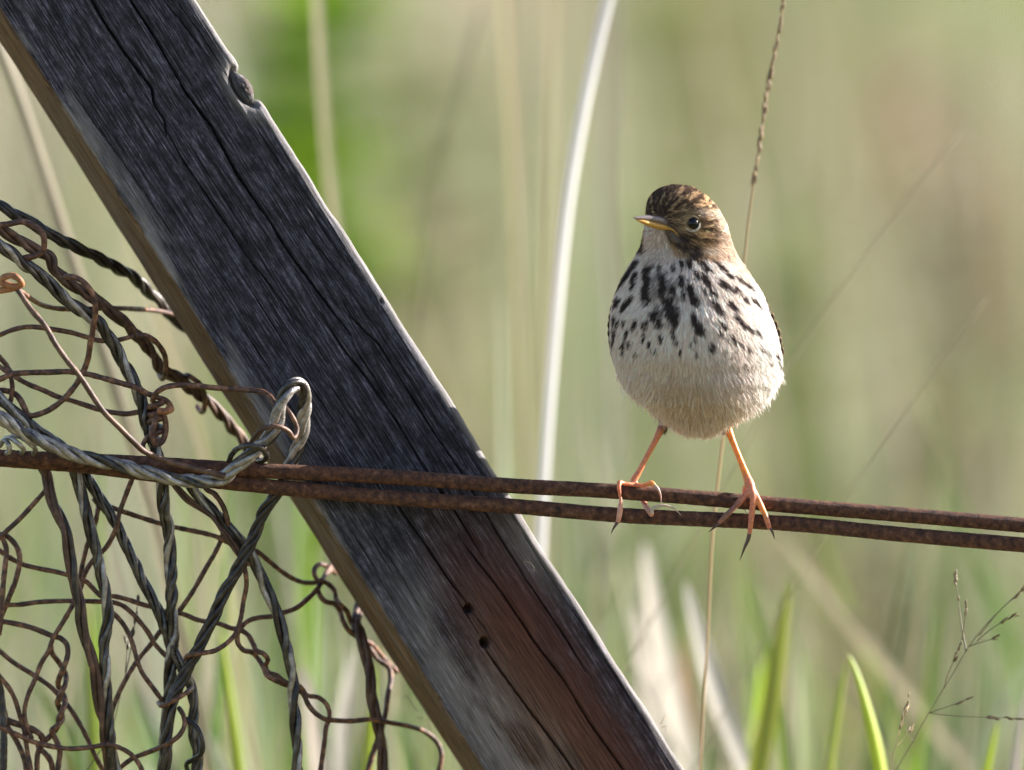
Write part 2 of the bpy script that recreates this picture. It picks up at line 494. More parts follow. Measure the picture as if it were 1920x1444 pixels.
# wood colour: rust stain round the nails, bleached strips, brown left side for bounced light
tN, sN = to_post(np.array(880.), np.array(1130.))
tt = T_ / WF
rust = np.clip((S_ - sN + .040) / .05, 0, 1) * np.exp(-np.abs((tt - .60 - (S_ - sN) * .3) / .27)**3) * np.clip((fnoise(u_ * 120, S_ * 30, 81, 4) - .12) * 2.6, 0, .95)
pal = np.exp(-(tt / .10)**2) * np.clip((fnoise(u_ * 200, S_ * 40, 82, 4) - .38) * 3.0, 0, .75)
pal = np.maximum(pal, np.clip((S_ - sN + .03) / .05, 0, 1) * np.exp(-((tt - .22) / .2)**2) * np.clip((fnoise(u_ * 110, S_ * 45, 83, 5) - .36) * 3.2, 0, .8))
tk, sk = to_post(np.array(1005.), np.array(1020.))
pal = np.maximum(pal, np.exp(-((T_ - tk) / .008)**2 - ((S_ - sk) / .016)**2) * .55)  # paler oval patch below the rods
pal = np.maximum(pal, np.exp(-((ek - 1.5) / .7)**2) * .5 * (T_ > WF * .75))
pal = np.maximum(pal, np.clip(NT, 0, 1) * .85)  # paler on the right-hand side
brown = np.clip(-NT, 0, 1) * np.clip(.75 + .6 * (fnoise(u_ * 150, S_ * 20, 84, 3) - .3), 0, 1)  # left side browned: warm bounced light put into the colour
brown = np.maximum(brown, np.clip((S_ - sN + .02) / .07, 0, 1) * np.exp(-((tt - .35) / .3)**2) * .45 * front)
colp = np.stack([rust * front, pal, brown], -1).reshape(-1, 3)
post = mesh_obj('timber_brace', Vp, Fp, M['wood'], col=np.clip(colp, 0, 1))
post.matrix_world = Matrix(((AX[0], lx[0], NX[0], O0[0]), (AX[1], lx[1], NX[1], O0[1]), (AX[2], lx[2], NX[2], O0[2]), (0, 0, 0, 1)))
tag(post, 'slanting weathered grey timber post with long cracks and rust stained lower end', 'post')
bpy.context.view_layer.update()
for end in (0, 1):                   # end grain caps
    ring = Vp.reshape(ns, nk, 3)[0 if end == 0 else -1]
    c = ring.mean(0)
    V = np.vstack([ring[::3], c]); n = len(V) - 1
    F = [[n, i, (i + 1) % n] for i in range(n)]
    capo = mesh_obj('end_grain', V, F, M['wood'], col=np.zeros((n + 1, 3)), smooth=False)
    capo.parent = post
# the knot that stands proud and the splinters
knotV, knotF = [], []
th = np.linspace(0, np.pi / 2, 7); ph = np.linspace(0, 2 * np.pi, 20, endpoint=False)
for a in th:
    for b in ph:
        knotV.append((ta + .0026 * math.sin(a) * math.cos(b), sa + .0050 * math.sin(a) * math.sin(b), -.0034 + .0042 * math.cos(a)**.6 + .0002 * math.sin(5 * a + 3 * b)))
for i in range(6):
    for j in range(20):
        knotF.append([i * 20 + j, (i + 1) * 20 + j, (i + 1) * 20 + (j + 1) % 20, i * 20 + (j + 1) % 20])
kn = mesh_obj('knot', np.array(knotV), knotF, M['wood'], col=np.tile([0, .12, .25], (len(knotV), 1)))
kn.parent = post
def splinter(pix, up, r=.00012):
    pts = [P(np.array(float(x)), np.array(float(y)), 0.018 - z) for (x, y), z in zip(pix, up)]
    V, F = tube(catmull(pts, .0006), np.linspace(r * 1.3, r * .4, len(catmull(pts, .0006))), 5)
    o = mesh_obj('splinter', V, F, M['stem'], parent=post, col=np.tile([.42, .33, .24], (len(V), 1)))
for pix, up in [([(975, 1052), (990, 1054), (1000, 1062), (1001, 1074)], (.001, .004, .006, .007)),
                ([(1238, 1358), (1243, 1350), (1248, 1338)], (-.006, -.004, -.003)), ([(1240, 1364), (1250, 1362), (1249, 1370)], (-.006, -.004, -.003)),
                ([(772, 1316), (762, 1306), (756, 1304)], (-.028, -.028, -.028)), ([(782, 1334), (772, 1322), (768, 1321)], (-.028, -.028, -.028)),
                ([(792, 1349), (784, 1347), (780, 1348)], (-.028, -.028, -.028))]:
    splinter(pix, up)

# ------------------------------------------------------------------ two rusty rods
def rod(name, pts, label):
    p = np.array(pts, float)
    C = P(p[:, 0], p[:, 1], p[:, 2] * 1e-3)
    dl = C[0] - C[1]; dr = C[-1] - C[-2]
    ext = np.array([.04, .12, .3, .6, 1.0])[:, None]
    C = np.vstack([(C[0] + dl / np.linalg.norm(dl) * ext)[::-1], C, C[-1] + dr / np.linalg.norm(dr) * ext])
    C = catmull(C, .0007)
    r = 14.2 * PX * (1 + .05 * (fnoise(np.arange(len(C)) * .06, np.arange(len(C)) * 0., 12, 3) - .5))
    V, F = tube(C, r, 20)
    T, N, B = frames(C)
    nrm = (V[:-2].reshape(len(C), 20, 3) - C[:, None]).reshape(-1, 3)
    a = np.tile(np.arange(20), len(C)); si = np.repeat(np.arange(len(C)), 20)
    V[:-2] += nrm * ((fnoise(si * .9, np.minimum(a, 20 - a) * 1.0, 33, 3) - .5) * .09)[:, None]
    o = mesh_obj(name, V, F, M['rod'])
    tag(o, label, 'wire rod', 'rusty fence rods')
    return o
rod('fence_rod', [(-60, 853, 0), (0, 857, 0), (250, 868, 0), (460, 881, 0), (740, 895, 0), (960, 911, 0), (1160, 922, 0), (1480, 948, 0), (1700, 966, 0), (1920, 985, 0), (1990, 991, 0)],
    'upper of two rusty steel rods, the one carrying the bird\'s weight')
rod('fence_rod', [(-60, 855, 5.5), (0, 861, 5.3), (150, 873, 4.0), (300, 891, 1.5), (460, 908, .4), (740, 934, 0), (960, 949, -.3), (1160, 966, -.5), (1480, 982, -.3), (1700, 1003, 0), (1920, 1022, 0), (1990, 1028, 0)],
    'lower of two rusty steel rods, running just under the other')

# ------------------------------------------------------------------ twisted cables
def cable(name, label, pts, mat, width, strands=4, pitch=.016, group='twisted steel cables', mats=None, loose=.0):
    p = np.array(pts, float)
    p[:, 2] = np.where(p[:, 2] > 30, 30 + (p[:, 2] - 30) * 1.35, p[:, 2])
    C = P(p[:, 0], p[:, 1], p[:, 2] * 1e-3)
    C = catmull(C, .0007)
    T, N, B = frames(C)
    L = np.concatenate([[0], np.cumsum(np.linalg.norm(np.diff(C, axis=0), axis=1))])
    R = width * 1.13 * PX / 2; pitch *= 1.45
    rs = R * (.50 if strands == 3 else .54 if strands == 2 else .46)
    ro = R - rs
    e = empty(name, C[len(C) // 2], label, 'cable', group)
    seed = rng.integers(1000)
    for k in range(strands):
        wob = (fnoise(L * 120, L * 0 + k, seed, 2) - .5)
        a = 2 * np.pi * (L / pitch + k / strands) + wob * 1.6
        rr = ro * (1 + loose * (fnoise(L * 45, L * 0 + k * 3, seed + 5, 2) - .3))
        Q = C + rr[:, None] * (np.cos(a)[:, None] * N + np.sin(a)[:, None] * B)
        V, F = tube(Q, rs * (1 + .08 * wob), 7)
        mesh_obj('strand', V, F, (mats or [mat])[k % len(mats or [mat])], parent=e)
    return e

Z_, G_, D2, B_ = M['zinc'], M['grey_cable'], M['dark_cable'], M['brown_cable']
cable('twisted_cable', 'pale zinc cable lying over the rods and looping up in front of the post',
      [(-40, 768, -13), (0, 783, -13), (27, 800, -12), (62, 821, -11), (104, 839, -10), (145, 854, -9), (208, 869, -8), (270, 885, -7.5), (320, 897, -7), (371, 903, -7), (402, 901, -8),
       (423, 894, -9), (440, 877, -10), (465, 858, -11), (486, 837, -12), (507, 816, -13), (519, 793, -14), (523, 768, -15), (532, 743, -15), (544, 727, -14), (558, 720, -11), (568, 731, -7),
       (571, 754, -3), (569, 785, 0), (565, 818, 2.5), (555, 847, 4.8), (546, 868, 5.6), (532, 902, 5.8)],
      None, 25, 4, .019, mats=[M['zinc'], M['grey_cable'], M['zinc'], M['zinc']])
cable('twisted_cable', 'dark brown lower length of the looped cable hanging slantwise from behind the rods under the pale loop',
      [(540, 880, 6), (530, 905, 5.8), (514, 931, 6), (495, 958, 7), (483, 989, 8), (466, 1025, 8), (450, 1058, 8), (433, 1087, 8), (416, 1120, 8),
       (404, 1150, 8), (385, 1188, 8), (369, 1221, 8), (352, 1252, 8), (337, 1285, 8), (323, 1314, 8), (316, 1345, 8), (312, 1380, 8), (312, 1410, 8), (308, 1444, 9), (300, 1520, 10)],
      D2, 22, 4, .022)  # same cable as the loop, continued in a darker material
cable('twisted_cable', 'dark twisted cable sloping down to pass behind the post, topmost of all',
      [(-50, 362, 16), (0, 387, 18), (31, 404, 19), (62, 420, 21), (94, 441, 23), (129, 457, 26), (158, 470, 29), (187, 485, 33), (220, 503, 38), (250, 520, 44), (277, 545, 50), (320, 590, 58), (380, 640, 62)], D2, 22, 3, .020)
cable('twisted_cable', 'dark cable turning rusty brown below the hooked wire, ending behind the post',
      [(-50, 405, 2), (0, 431, 3), (20, 442, 4), (45, 457, 5), (70, 470, 6), (92, 482, 7), (103, 505, 8), (125, 526, 9), (150, 543, 10), (172, 556, 12), (197, 576, 15), (224, 597, 18), (249, 622, 22), (272, 645, 26), (303, 692, 32), (332, 708, 37), (362, 733, 42), (386, 749, 46), (411, 774, 50), (440, 808, 55), (470, 845, 60), (500, 890, 64)], B_, 22, 3, .019)
cable('twisted_cable', 'silvery cable bending steeply down into the rusty knot and on below the rods',
      [(-50, 430, -4), (0, 462, -3), (23, 476, -2), (42, 493, -1), (67, 510, 0), (87, 526, 1), (108, 547, 2), (125, 564, 3), (150, 581, 4), (172, 595, 5), (190, 610, 6), (203, 630, 7), (213, 645, 8), (225, 668, 9), (241, 697, 9), (255, 724, 9), (265, 754, 9), (272, 785, 9), (281, 810, 9), (293, 845, 9), (300, 880, 9), (304, 910, 9), (307, 952, 10), (314, 983, 11), (318, 1025, 12), (320, 1066, 12), (322, 1108, 12), (321, 1145, 13), (324, 1196, 14), (320, 1248, 15), (318, 1300, 16), (312, 1370, 16), (306, 1444, 16), (300, 1520, 16)], None, 23, 4, .021, mats=[G_, D2, Z_])  # zinc strand among darker ones stands in for highlights
cable('twisted_cable', 'thin silvery cable tucked behind the pale cable and dropping under the rods',
      [(-40, 712, 6), (0, 748, 6), (25, 771, 6), (52, 793, 6.5), (73, 811, 7), (96, 824, 8), (118, 842, 9), (135, 870, 9.5), (145, 900, 10), (154, 931, 10), (164, 973, 9), (172, 1004, 9), (181, 1035, 9), (187, 1066, 9), (195, 1097, 9), (200, 1129, 9), (203, 1158, 9), (199, 1184, 9), (194, 1208, 9), (196, 1237, 9), (199, 1269, 9), (200, 1310, 10), (203, 1350, 10), (208, 1395, 11), (216, 1444, 12), (225, 1520, 12)], None, 21, 4, .024, mats=[G_, D2, Z_])  # highlights painted by one paler strand
cable('twisted_cable', 'near black thick cable hanging straight down from the rods beside the net\'s torn edge',
      [(78, 872, 10), (86, 892, 10), (93, 920, 9), (101, 945, 8), (112, 969, 7), (123, 1000, 6), (129, 1035, 6), (135, 1066, 6), (141, 1097, 6), (148, 1129, 6), (153, 1165, 6), (160, 1196, 6.5), (170, 1233, 7), (179, 1269, 8), (185, 1306, 9), (191, 1341, 10), (197, 1377, 11), (203, 1410, 12), (207, 1444, 13), (215, 1520, 13)], None, 22, 3, .045, mats=[B_, D2, B_])
cable('twisted_cable', 'slim grey cable slanting from under the rods across to the lower tangle',
      [(150, 870, 14), (166, 900, 14), (181, 925, 14), (197, 950, 14), (212, 973, 14), (226, 1000, 14), (239, 1029, 14), (254, 1058, 14), (266, 1087, 14), (281, 1114, 14), (295, 1141, 14), (305, 1166, 14), (316, 1196, 14), (327, 1227, 14), (341, 1250, 14), (356, 1283, 15), (364, 1321, 15), (362, 1352, 15), (364, 1383, 15), (371, 1414, 15), (369, 1444, 15), (360, 1520, 15)], G_, 20, 4, .022)
cable('twisted_cable', 'long bright edged cable curving down beneath the looped end of the pale cable',
      [(345, 880, 12), (360, 912, 12), (377, 937, 12), (398, 958, 12), (416, 979, 13), (437, 1000, 13), (456, 1023, 14), (475, 1050, 15), (489, 1079, 15), (499, 1104, 15), (512, 1131, 15), (522, 1160, 15), (531, 1190, 15), (539, 1223, 15), (547, 1252, 15), (550, 1285, 15), (552, 1321, 15), (554, 1352, 15), (556, 1383, 15), (556, 1414, 15), (558, 1444, 15), (562, 1520, 15)], None, 22, 3, .024, mats=[G_, D2, Z_])  # bright edge comes from a paler strand, a painted highlight
cable('twisted_cable', 'short rusty pair of wires running beside the bright edged cable under the rods',
      [(310, 890, 9), (329, 912, 9), (350, 935, 9), (375, 954, 9), (398, 971, 9), (416, 994, 9), (433, 1016, 10), (452, 1043, 11), (465, 1060, 12)], B_, 13, 2, .03)
cable('twisted_cable', 'brown twisted cable hanging against the underside of the post near the ground',
      [(700, 1095, 58), (676, 1135, 52), (668, 1165, 44), (673, 1185, 40), (680, 1207, 38), (688, 1236, 37), (694, 1278, 36), (699, 1320, 36), (708, 1353, 36), (713, 1390, 36), (718, 1440, 36), (724, 1520, 36)], B_, 21, 3, .026)

# ------------------------------------------------------------------ rusty wire netting
net = empty('wire_netting', P(np.array(250.), np.array(1444.), .015), 'tangled rusty wire netting hanging torn between the twisted cables and the post', 'netting')
def wire(pts, w=9.0, mat=None, name='wire', parent=net):
    p = np.array(pts, float)
    p[:, 2] = np.where(p[:, 2] > 30, 30 + (p[:, 2] - 30) * 1.35, p[:, 2])
    C = P(p[:, 0], p[:, 1], p[:, 2] * 1e-3)
    C = catmull(C, .0007)
    i = np.arange(len(C))
    r = w * 1.06 * PX / 2 * (1 + .14 * (fnoise(i * .35, i * 0., int(rng.integers(999)), 2) - .5))
    V, F = tube(C, r, 10)
    q = V[:-2].reshape(len(C), 10, 3); ia, ib = np.meshgrid(np.arange(len(C)), np.arange(10), indexing='ij')
    q += (q - C[:, None]) * ((fnoise(ia * .8, np.minimum(ib, 10 - ib) * .8 + 3, int(rng.integers(999)), 2) - .5) * .30)[..., None]
    return mesh_obj(name, V, F, mat or M['rust_wire'], parent=parent)
def ww(y, *pts, **k):
    """wire given as pixel pairs at one depth, with a slow wander in depth"""
    ph = rng.random() * 6
    return wire([(a, b, y + 1.2 * math.sin(ph + i * .9)) for i, (a, b) in enumerate(pts)], **k)
ww(-2, (-30, 424), (0, 422), (17, 420), (42, 416), (62, 422), (79, 437), (83, 453), (79, 472), (62, 481), (44, 484), w=11)
wire([(31, 541, -22), (54, 557, -10), (79, 572, 4), (104, 578, 12), (135, 580, 18), (208, 578, 30), (260, 580, 42), (301, 584, 52), (360, 600, 60)])
wire([(33, 543, -26), (58, 580, -28), (83, 609, -29), (104, 645, -30), (125, 675, -30), (150, 706, -30), (172, 740, -29), (195, 773, -28), (224, 802, -26), (249, 827, -23), (270, 846, -19), (316, 866, -15), (362, 878, -12.5), (399, 887, -11.5), (421, 893, -11)], w=10.5, mat=M['brown_cable'])
wire([(-20, 552, -24), (0, 545, -24), (22, 541, -25), (40, 533, -27), (36, 524, -29), (24, 517, -28), (8, 520, -26), (2, 528, -25), (14, 534, -26), (34, 538, -27)], w=12, mat=M['rust_bright'], name='wire_knot')
ww(10, (-30, 640), (0, 628), (25, 618), (52, 613), (83, 615), (108, 619), (135, 624), (162, 632), (183, 638), (208, 639), (229, 636), (250, 630))
wire([(118, 520, 4), (135, 519, 0), (150, 524, -2), (166, 539, -3), (177, 559, -3), (179, 584, -2), (175, 613, 0), (169, 645, 2), (166, 667, 4), (160, 688, 6), (148, 713, 8), (129, 738, 8), (108, 758, 8), (83, 773, 8), (54, 779, 8), (46, 765, 8), (37, 748, 9), (27, 738, 10), (12, 733, 10), (-30, 731, 10)], w=10.5)
ww(4, (-30, 718), (0, 711), (21, 702), (52, 699), (94, 698), (129, 697), (166, 702), (197, 710), (229, 719), (256, 727), (276, 738), (295, 745), (312, 752), (319, 761), (312, 770), w=10.5)
ww(12, (-25, 645), (0, 671), (10, 682), (19, 696), (33, 709), (54, 721), (79, 731), (108, 744), (133, 751), (158, 759), (183, 767), (208, 773), (239, 776), (262, 772), w=9.5)
ww(9, (18, 700), (22, 715), (23, 731), (19, 756), (14, 770)); ww(8, (-30, 676), (0, 688), (12, 696), (25, 700))
wire([(286, 752, 2), (291, 739, 0), (308, 727, -1), (345, 722, 0), (399, 727, 2), (457, 731, 2.5), (495, 736, 0), (515, 756, -6), (520, 772, -10)], w=10)
# the knot of wire where the silvery cable meets the netting
i = np.linspace(0, 1, 34)
wire([(293 + 14 * math.cos(2 * math.pi * 4.3 * t) * (1 - .25 * t), 752 + 76 * t + 5 * math.sin(9 * t), 9 - 6 * math.sin(2 * math.pi * 4.3 * t) * 1.1) for t in i], w=11.5, name='wire_knot')
wire([(318, 760, 2), (320, 768, -2), (310, 772, -4), (297, 770, -3)], w=12, mat=M['rust_bright'], name='wire_knot')
ww(3, (296, 775), (290, 795), (285, 815), (292, 832), (304, 828), (311, 805), (309, 785), (302, 770), w=11)
ww(4, (270, 848), (268, 835), (275, 822), (288, 812), (300, 806), w=9)
wire([(258, 628, 12), (275, 630, 10), (291, 640, 12), (306, 660, 16), (311, 680, 22), (310, 700, 26), (304, 710, 32), (298, 700, 38)], w=10)
wire([(340, 706, 44), (356, 706, 38), (374, 720, 38), (384, 745, 42), (383, 766, 46), (377, 772, 52), (370, 762, 56)], w=10)
wire([(470, 832, -6), (478, 818, -13), (492, 805, -17), (507, 800, -18), (523, 800, -18), (540, 808, -16), (551, 821, -13), (557, 806, -11), (550, 785, -12), (538, 768, -11), (528, 760, -8)], w=8.5, mat=M['brown_cable'])
wire([(430, 864, -4), (436, 850, -12), (450, 839, -16), (469, 835, -17.5), (488, 840, -17), (500, 852, -14), (496, 862, -9), (484, 866, -4)], w=10.5, mat=M['grey_cable'])
# below the rods
ww(12, (92, 905), (85, 919), (62, 946), (37, 973), (12, 996), (-25, 1030))
wire([(252, 890, 9), (247, 900, 9), (235, 931, 9), (224, 962, 9), (218, 989, 10), (200, 1025, 12), (172, 1054, 13), (158, 1077, 13), (152, 1100, 13), (137, 1133, 11), (116, 1170, 10), (100, 1196, 10), (91, 1221, 10), (77, 1244, 11), (66, 1273, 11), (54, 1300, 11), (46, 1331, 11), (49, 1358, 11), (60, 1385, 11)])
ww(15, (176, 935), (184, 948), (183, 960), (179, 979), (164, 1021), (154, 1062), (150, 1087), (146, 1110))
wire([(205, 950, 16), (216, 954, 16), (239, 962, 18), (266, 971, 19), (301, 982, 20), (325, 988, 20), (354, 994, 20), (383, 1000, 20), (410, 1008, 19), (429, 1018, 19), (479, 1033, 20), (504, 1052, 24), (529, 1072, 30), (554, 1087, 35), (576, 1093, 40), (597, 1091, 44), (612, 1077, 48), (640, 1050, 56)])
wire([(597, 1092, 42), (589, 1077, 42), (591, 1064, 44), (601, 1058, 46), (612, 1062, 50), (630, 1075, 58)], w=9)
wire([(-25, 1015, 14), (0, 1033, 14), (17, 1045, 14), (42, 1058, 14), (73, 1066, 14), (104, 1072, 14), (129, 1079, 14), (162, 1091, 14), (179, 1108, 14), (191, 1118, 14), (212, 1118, 15), (239, 1124, 17), (266, 1133, 18), (287, 1139, 19), (312, 1147, 19), (342, 1151, 18), (369, 1162, 17), (389, 1166, 17), (412, 1170, 17), (433, 1178, 18), (450, 1181, 18), (466, 1192, 17), (475, 1208, 15), (481, 1221, 13), (493, 1225, 12), (502, 1236, 14), (498, 1250, 18), (505, 1262, 20), (518, 1266, 18), (535, 1279, 17), (562, 1287, 19), (576, 1304, 22), (597, 1308, 22), (612, 1321, 22), (618, 1337, 22), (616, 1352, 22), (612, 1362, 22), (608, 1393, 22), (601, 1444, 22), (596, 1500, 22)])
wire([(448, 1180, 14), (445, 1192, 14), (446, 1206, 14), (456, 1219, 14), (472, 1223, 16), (483, 1234, 18), (494, 1252, 15), (500, 1266, 13), (515, 1276, 14), (530, 1282, 18), (550, 1290, 20), (568, 1300, 20), (578, 1321, 20), (591, 1337, 20), (608, 1348, 20), (630, 1351, 24), (660, 1352, 28), (694, 1349, 30), (730, 1355, 34), (772, 1363, 42), (800, 1374, 48), (820, 1392, 50), (828, 1415, 50), (822, 1450, 50), (810, 1500, 50)])
wire([(-25, 1133, 16), (0, 1133, 16), (31, 1134, 16), (73, 1129, 16), (114, 1127, 16), (145, 1127, 16), (183, 1128, 16), (208, 1129, 17), (229, 1135, 18), (249, 1151, 18), (264, 1168, 18), (278, 1186, 18), (291, 1208, 18), (308, 1227, 18), (320, 1238, 18), (332, 1250, 18)])
wire([(-25, 1163, 12), (0, 1165, 12), (31, 1170, 12), (62, 1178, 12), (100, 1193, 12), (114, 1197, 11), (125, 1208, 10), (127, 1227, 9), (121, 1248, 8), (112, 1269, 9), (109, 1285, 12), (118, 1300, 14), (122, 1315, 12), (117, 1332, 9), (110, 1348, 10), (108, 1362, 13), (98, 1376, 14), (87, 1387, 13), (73, 1406, 12), (69, 1444, 12), (66, 1500, 12)], w=10)
wire([(96, 1212, 12), (98, 1225, 12), (112, 1244, 14), (123, 1265, 14), (121, 1287, 9), (112, 1304, 8), (108, 1318, 10), (114, 1334, 13), (117, 1348, 12), (106, 1362, 9), (97, 1370, 10), (104, 1385, 11), (112, 1406, 11), (110, 1430, 11), (104, 1470, 11)], w=10)
ww(17, (-25, 1200), (0, 1221), (25, 1242), (62, 1265), (94, 1287), (112, 1306), (133, 1331), (150, 1358), (166, 1389), (179, 1418), (193, 1444), (215, 1490))
ww(10, (-20, 1240), (0, 1269), (17, 1290), (29, 1314), (37, 1341), (46, 1373), (52, 1414), (58, 1444), (62, 1490))
ww(8, (-25, 1352), (0, 1364), (31, 1377), (62, 1391), (94, 1399), (135, 1404), (177, 1400), (204, 1396), (224, 1402), (245, 1414), (262, 1435), (275, 1470))
wire([(215, 1450, 14), (226, 1439, 14), (249, 1422, 14), (274, 1412, 13), (299, 1402, 9), (321, 1391, 4), (337, 1378, 3), (346, 1360, 4), (344, 1342, 7), (336, 1328, 12)])
ww(15, (203, 1140), (215, 1152), (233, 1173), (247, 1202), (256, 1233), (266, 1260), (285, 1287), (305, 1314)); wire([(298, 1318, 14), (306, 1323, 5), (325, 1314, 3), (348, 1300, 5), (360, 1290, 12)])
ww(22, (420, 990), (416, 1008), (404, 1035), (387, 1064), (362, 1108), (335, 1147), (318, 1165), (301, 1183), (283, 1208), (262, 1233), (241, 1265), (220, 1306), (210, 1336), (204, 1375))
wire([(457, 1058, 11), (460, 1072, 11), (462, 1097, 12), (456, 1129, 13), (452, 1156, 13), (443, 1186, 12), (425, 1206, 8), (400, 1221, 4), (369, 1226, 2.5), (352, 1230, 5), (348, 1240, 11)], w=9)
wire([(446, 1182, 22), (466, 1164, 23), (487, 1158, 24), (508, 1156, 25), (531, 1149, 27), (554, 1141, 30), (576, 1124, 34), (595, 1104, 38), (610, 1077, 46), (635, 1040, 56)])
wire([(380, 905, 12), (388, 918, 10), (402, 926, 9), (414, 942, 9), (423, 962, 10), (427, 985, 12), (426, 1000, 16)], w=10, mat=M['brown_cable'])
wire([(600, 1088, 40), (616, 1096, 42), (627, 1108, 42), (630, 1124, 40), (640, 1136, 37), (650, 1146, 39), (656, 1162, 43), (664, 1178, 48), (680, 1195, 56)], w=9.5)
wire([(595, 1102, 40), (600, 1118, 38), (610, 1128, 37), (627, 1133, 40), (637, 1146, 42), (643, 1164, 40), (652, 1180, 40), (668, 1193, 44), (697, 1208, 50), (719, 1234, 56), (745, 1260, 60)], w=9.5)
wire([(690, 1210, 50), (708, 1236, 50), (728, 1250, 50), (733, 1272, 48), (727, 1306, 44), (722, 1342, 42), (710, 1380, 42), (702, 1404, 42), (691, 1440, 42), (680, 1490, 42)], w=10)
ww(11, (0, 1000), (6, 1012), (12, 1030), (9, 1066), (5, 1108), (2, 1160), (-2, 1190), w=10); ww(13, (4, 1000), (14, 1006), (29, 1021), (37, 1045), (31, 1083), (17, 1120), (4, 1152), (-8, 1180), w=10)
ww(9, (-10, 1260), (0, 1290), (5, 1330), (7, 1380), (6, 1444), (5, 1500), w=14, mat=M['dark_cable'])
ww(14, (8, 1330), (15, 1362), (31, 1389), (46, 1425), (54, 1480), w=10)
ww(13, (5, 1345), (17, 1352), (40, 1360), (60, 1367), (76, 1378), (80, 1392), (70, 1400), w=12); ww(12, (74, 1404), (84, 1412), (95, 1427), (99, 1450), (98, 1490), w=11)
wire([(348, 1348, 6), (368, 1362, 4), (380, 1390, 3), (378, 1412, 4), (362, 1424, 9), (350, 1432, 13), (352, 1444, 18)], w=9, mat=M['dark_cable'])
wire([(0, 836, -4), (8, 826, -9), (16, 834, -12), (18, 846, -11), (12, 850, -6)], w=9, mat=M['zinc']); wire([(10, 822, -5), (22, 822, -10), (34, 832, -12), (44, 842, -10), (40, 850, -5)], w=9, mat=M['zinc'])
wire([(24, 816, -5), (40, 820, -10), (56, 832, -11), (66, 842, -8), (62, 852, -4)], w=9, mat=M['zinc'])

# ------------------------------------------------------------------ the bird
BX = {}
prof = np.array([  # photo row, left edge, right edge, centre depth, front depth, back depth (mm)
    (346.5, 1258, 1284, -6, 3, 3), (349.5, 1246, 1296, -6, 6.5, 7), (354, 1235, 1304, -6, 9, 10), (361, 1225, 1314, -6, 11.2, 12), (371, 1217, 1328, -6, 12.8, 14), (384, 1213, 1341, -6, 13.8, 15), (400, 1212, 1351, -6, 14.2, 16),
    (420, 1211, 1361, -6, 14, 16.5), (440, 1207, 1366, -6, 13.6, 17), (460, 1203, 1372, -5, 13.8, 18), (480, 1193, 1381, -4, 16, 19.5), (500, 1181, 1394, -3, 19.5, 22), (520, 1170, 1407, -2, 23, 25),
    (540, 1161, 1420, -1, 25.5, 28), (560, 1153, 1431, 0, 27.5, 30), (580, 1148, 1438, 0, 29, 32), (600, 1146, 1446, 0, 29.8, 34), (620, 1145, 1453, 0, 30, 35), (640, 1146, 1458, 0, 30, 36),
    (660, 1148, 1462, 0, 29.5, 36.5), (680, 1153, 1464, 1, 29, 36.5), (700, 1160, 1462, 1, 28, 36.5), (720, 1170, 1453, 2, 27, 35.5), (740, 1186, 1442, 2, 24.5, 34), (757, 1207, 1428, 3, 21.5, 31),
    (772, 1225, 1408, 3, 18, 27), (786, 1243, 1384, 3, 14, 22), (798, 1262, 1360, 3, 10, 16), (807, 1284, 1340, 3, 5.5, 9), (811, 1300, 1326, 3, 2.5, 4)], float)
rows = np.concatenate([np.linspace(346.5, 365, 14), np.linspace(367, 800, 110), np.linspace(801, 811, 8)])
pr = np.stack([np.interp(rows, prof[:, 0], prof[:, k]) for k in range(1, 6)], -1)
for k in range(5):                   # smooth the loft a little
    for _ in range(2):
        pr[1:-1, k] = .25 * pr[:-2, k] + .5 * pr[1:-1, k] + .25 * pr[2:, k]
NP = 96
phi = np.linspace(0, 2 * np.pi, NP, endpoint=False)          # 0 = bird's left as seen at the right, 270 deg = towards camera
def body_pt(ri, ph):
    """ri row as float index, ph angle -> world point"""
    f = lambda k: np.interp(ri, np.arange(len(rows)), pr[:, k])
    l, r, cy, bf, bb = (f(k) for k in range(5))
    row = np.interp(ri, np.arange(len(rows)), rows)
    cx, a = (l + r) / 2, (r - l) / 2
    sn, cs = np.sin(ph), np.cos(ph)
    y = cy + np.where(sn < 0, bf, bb) * np.sign(sn) * np.abs(sn)**.95
    x = cx + a * np.sign(cs) * np.abs(cs)**.95
    return P(x, row, 0.0) * np.array([1, 0, 1]) + np.stack([0 * x, y * 1e-3, 0 * x], -1)
RI, PH = np.meshgrid(np.arange(len(rows)), phi, indexing='ij')
TV = body_pt(RI.ravel().astype(float), PH.ravel())
nr = len(rows)
i = np.arange(nr - 1)[:, None] * NP; j = np.arange(NP)[None]
TF = np.stack([i + j, i + NP + j, i + NP + (j + 1) % NP, i + (j + 1) % NP], -1).reshape(-1, 4).tolist()
TF += [list(range(NP)), list(range((nr - 1) * NP, nr * NP))[::-1]]
bb_ = Merge(); bb_.add(TV, TF)
def limb(pts, k=12, step=.0005):
    p = np.array(pts, float)
    C = P(p[:, 0], p[:, 1], 0.0) * np.array([1, 0, 1]); C[:, 1] = p[:, 2] * 1e-3
    q = catmull(np.column_stack([C, p[:, 3] * PX]), step)
    bb_.add(*tube(q[:, :3], q[:, 3], k))
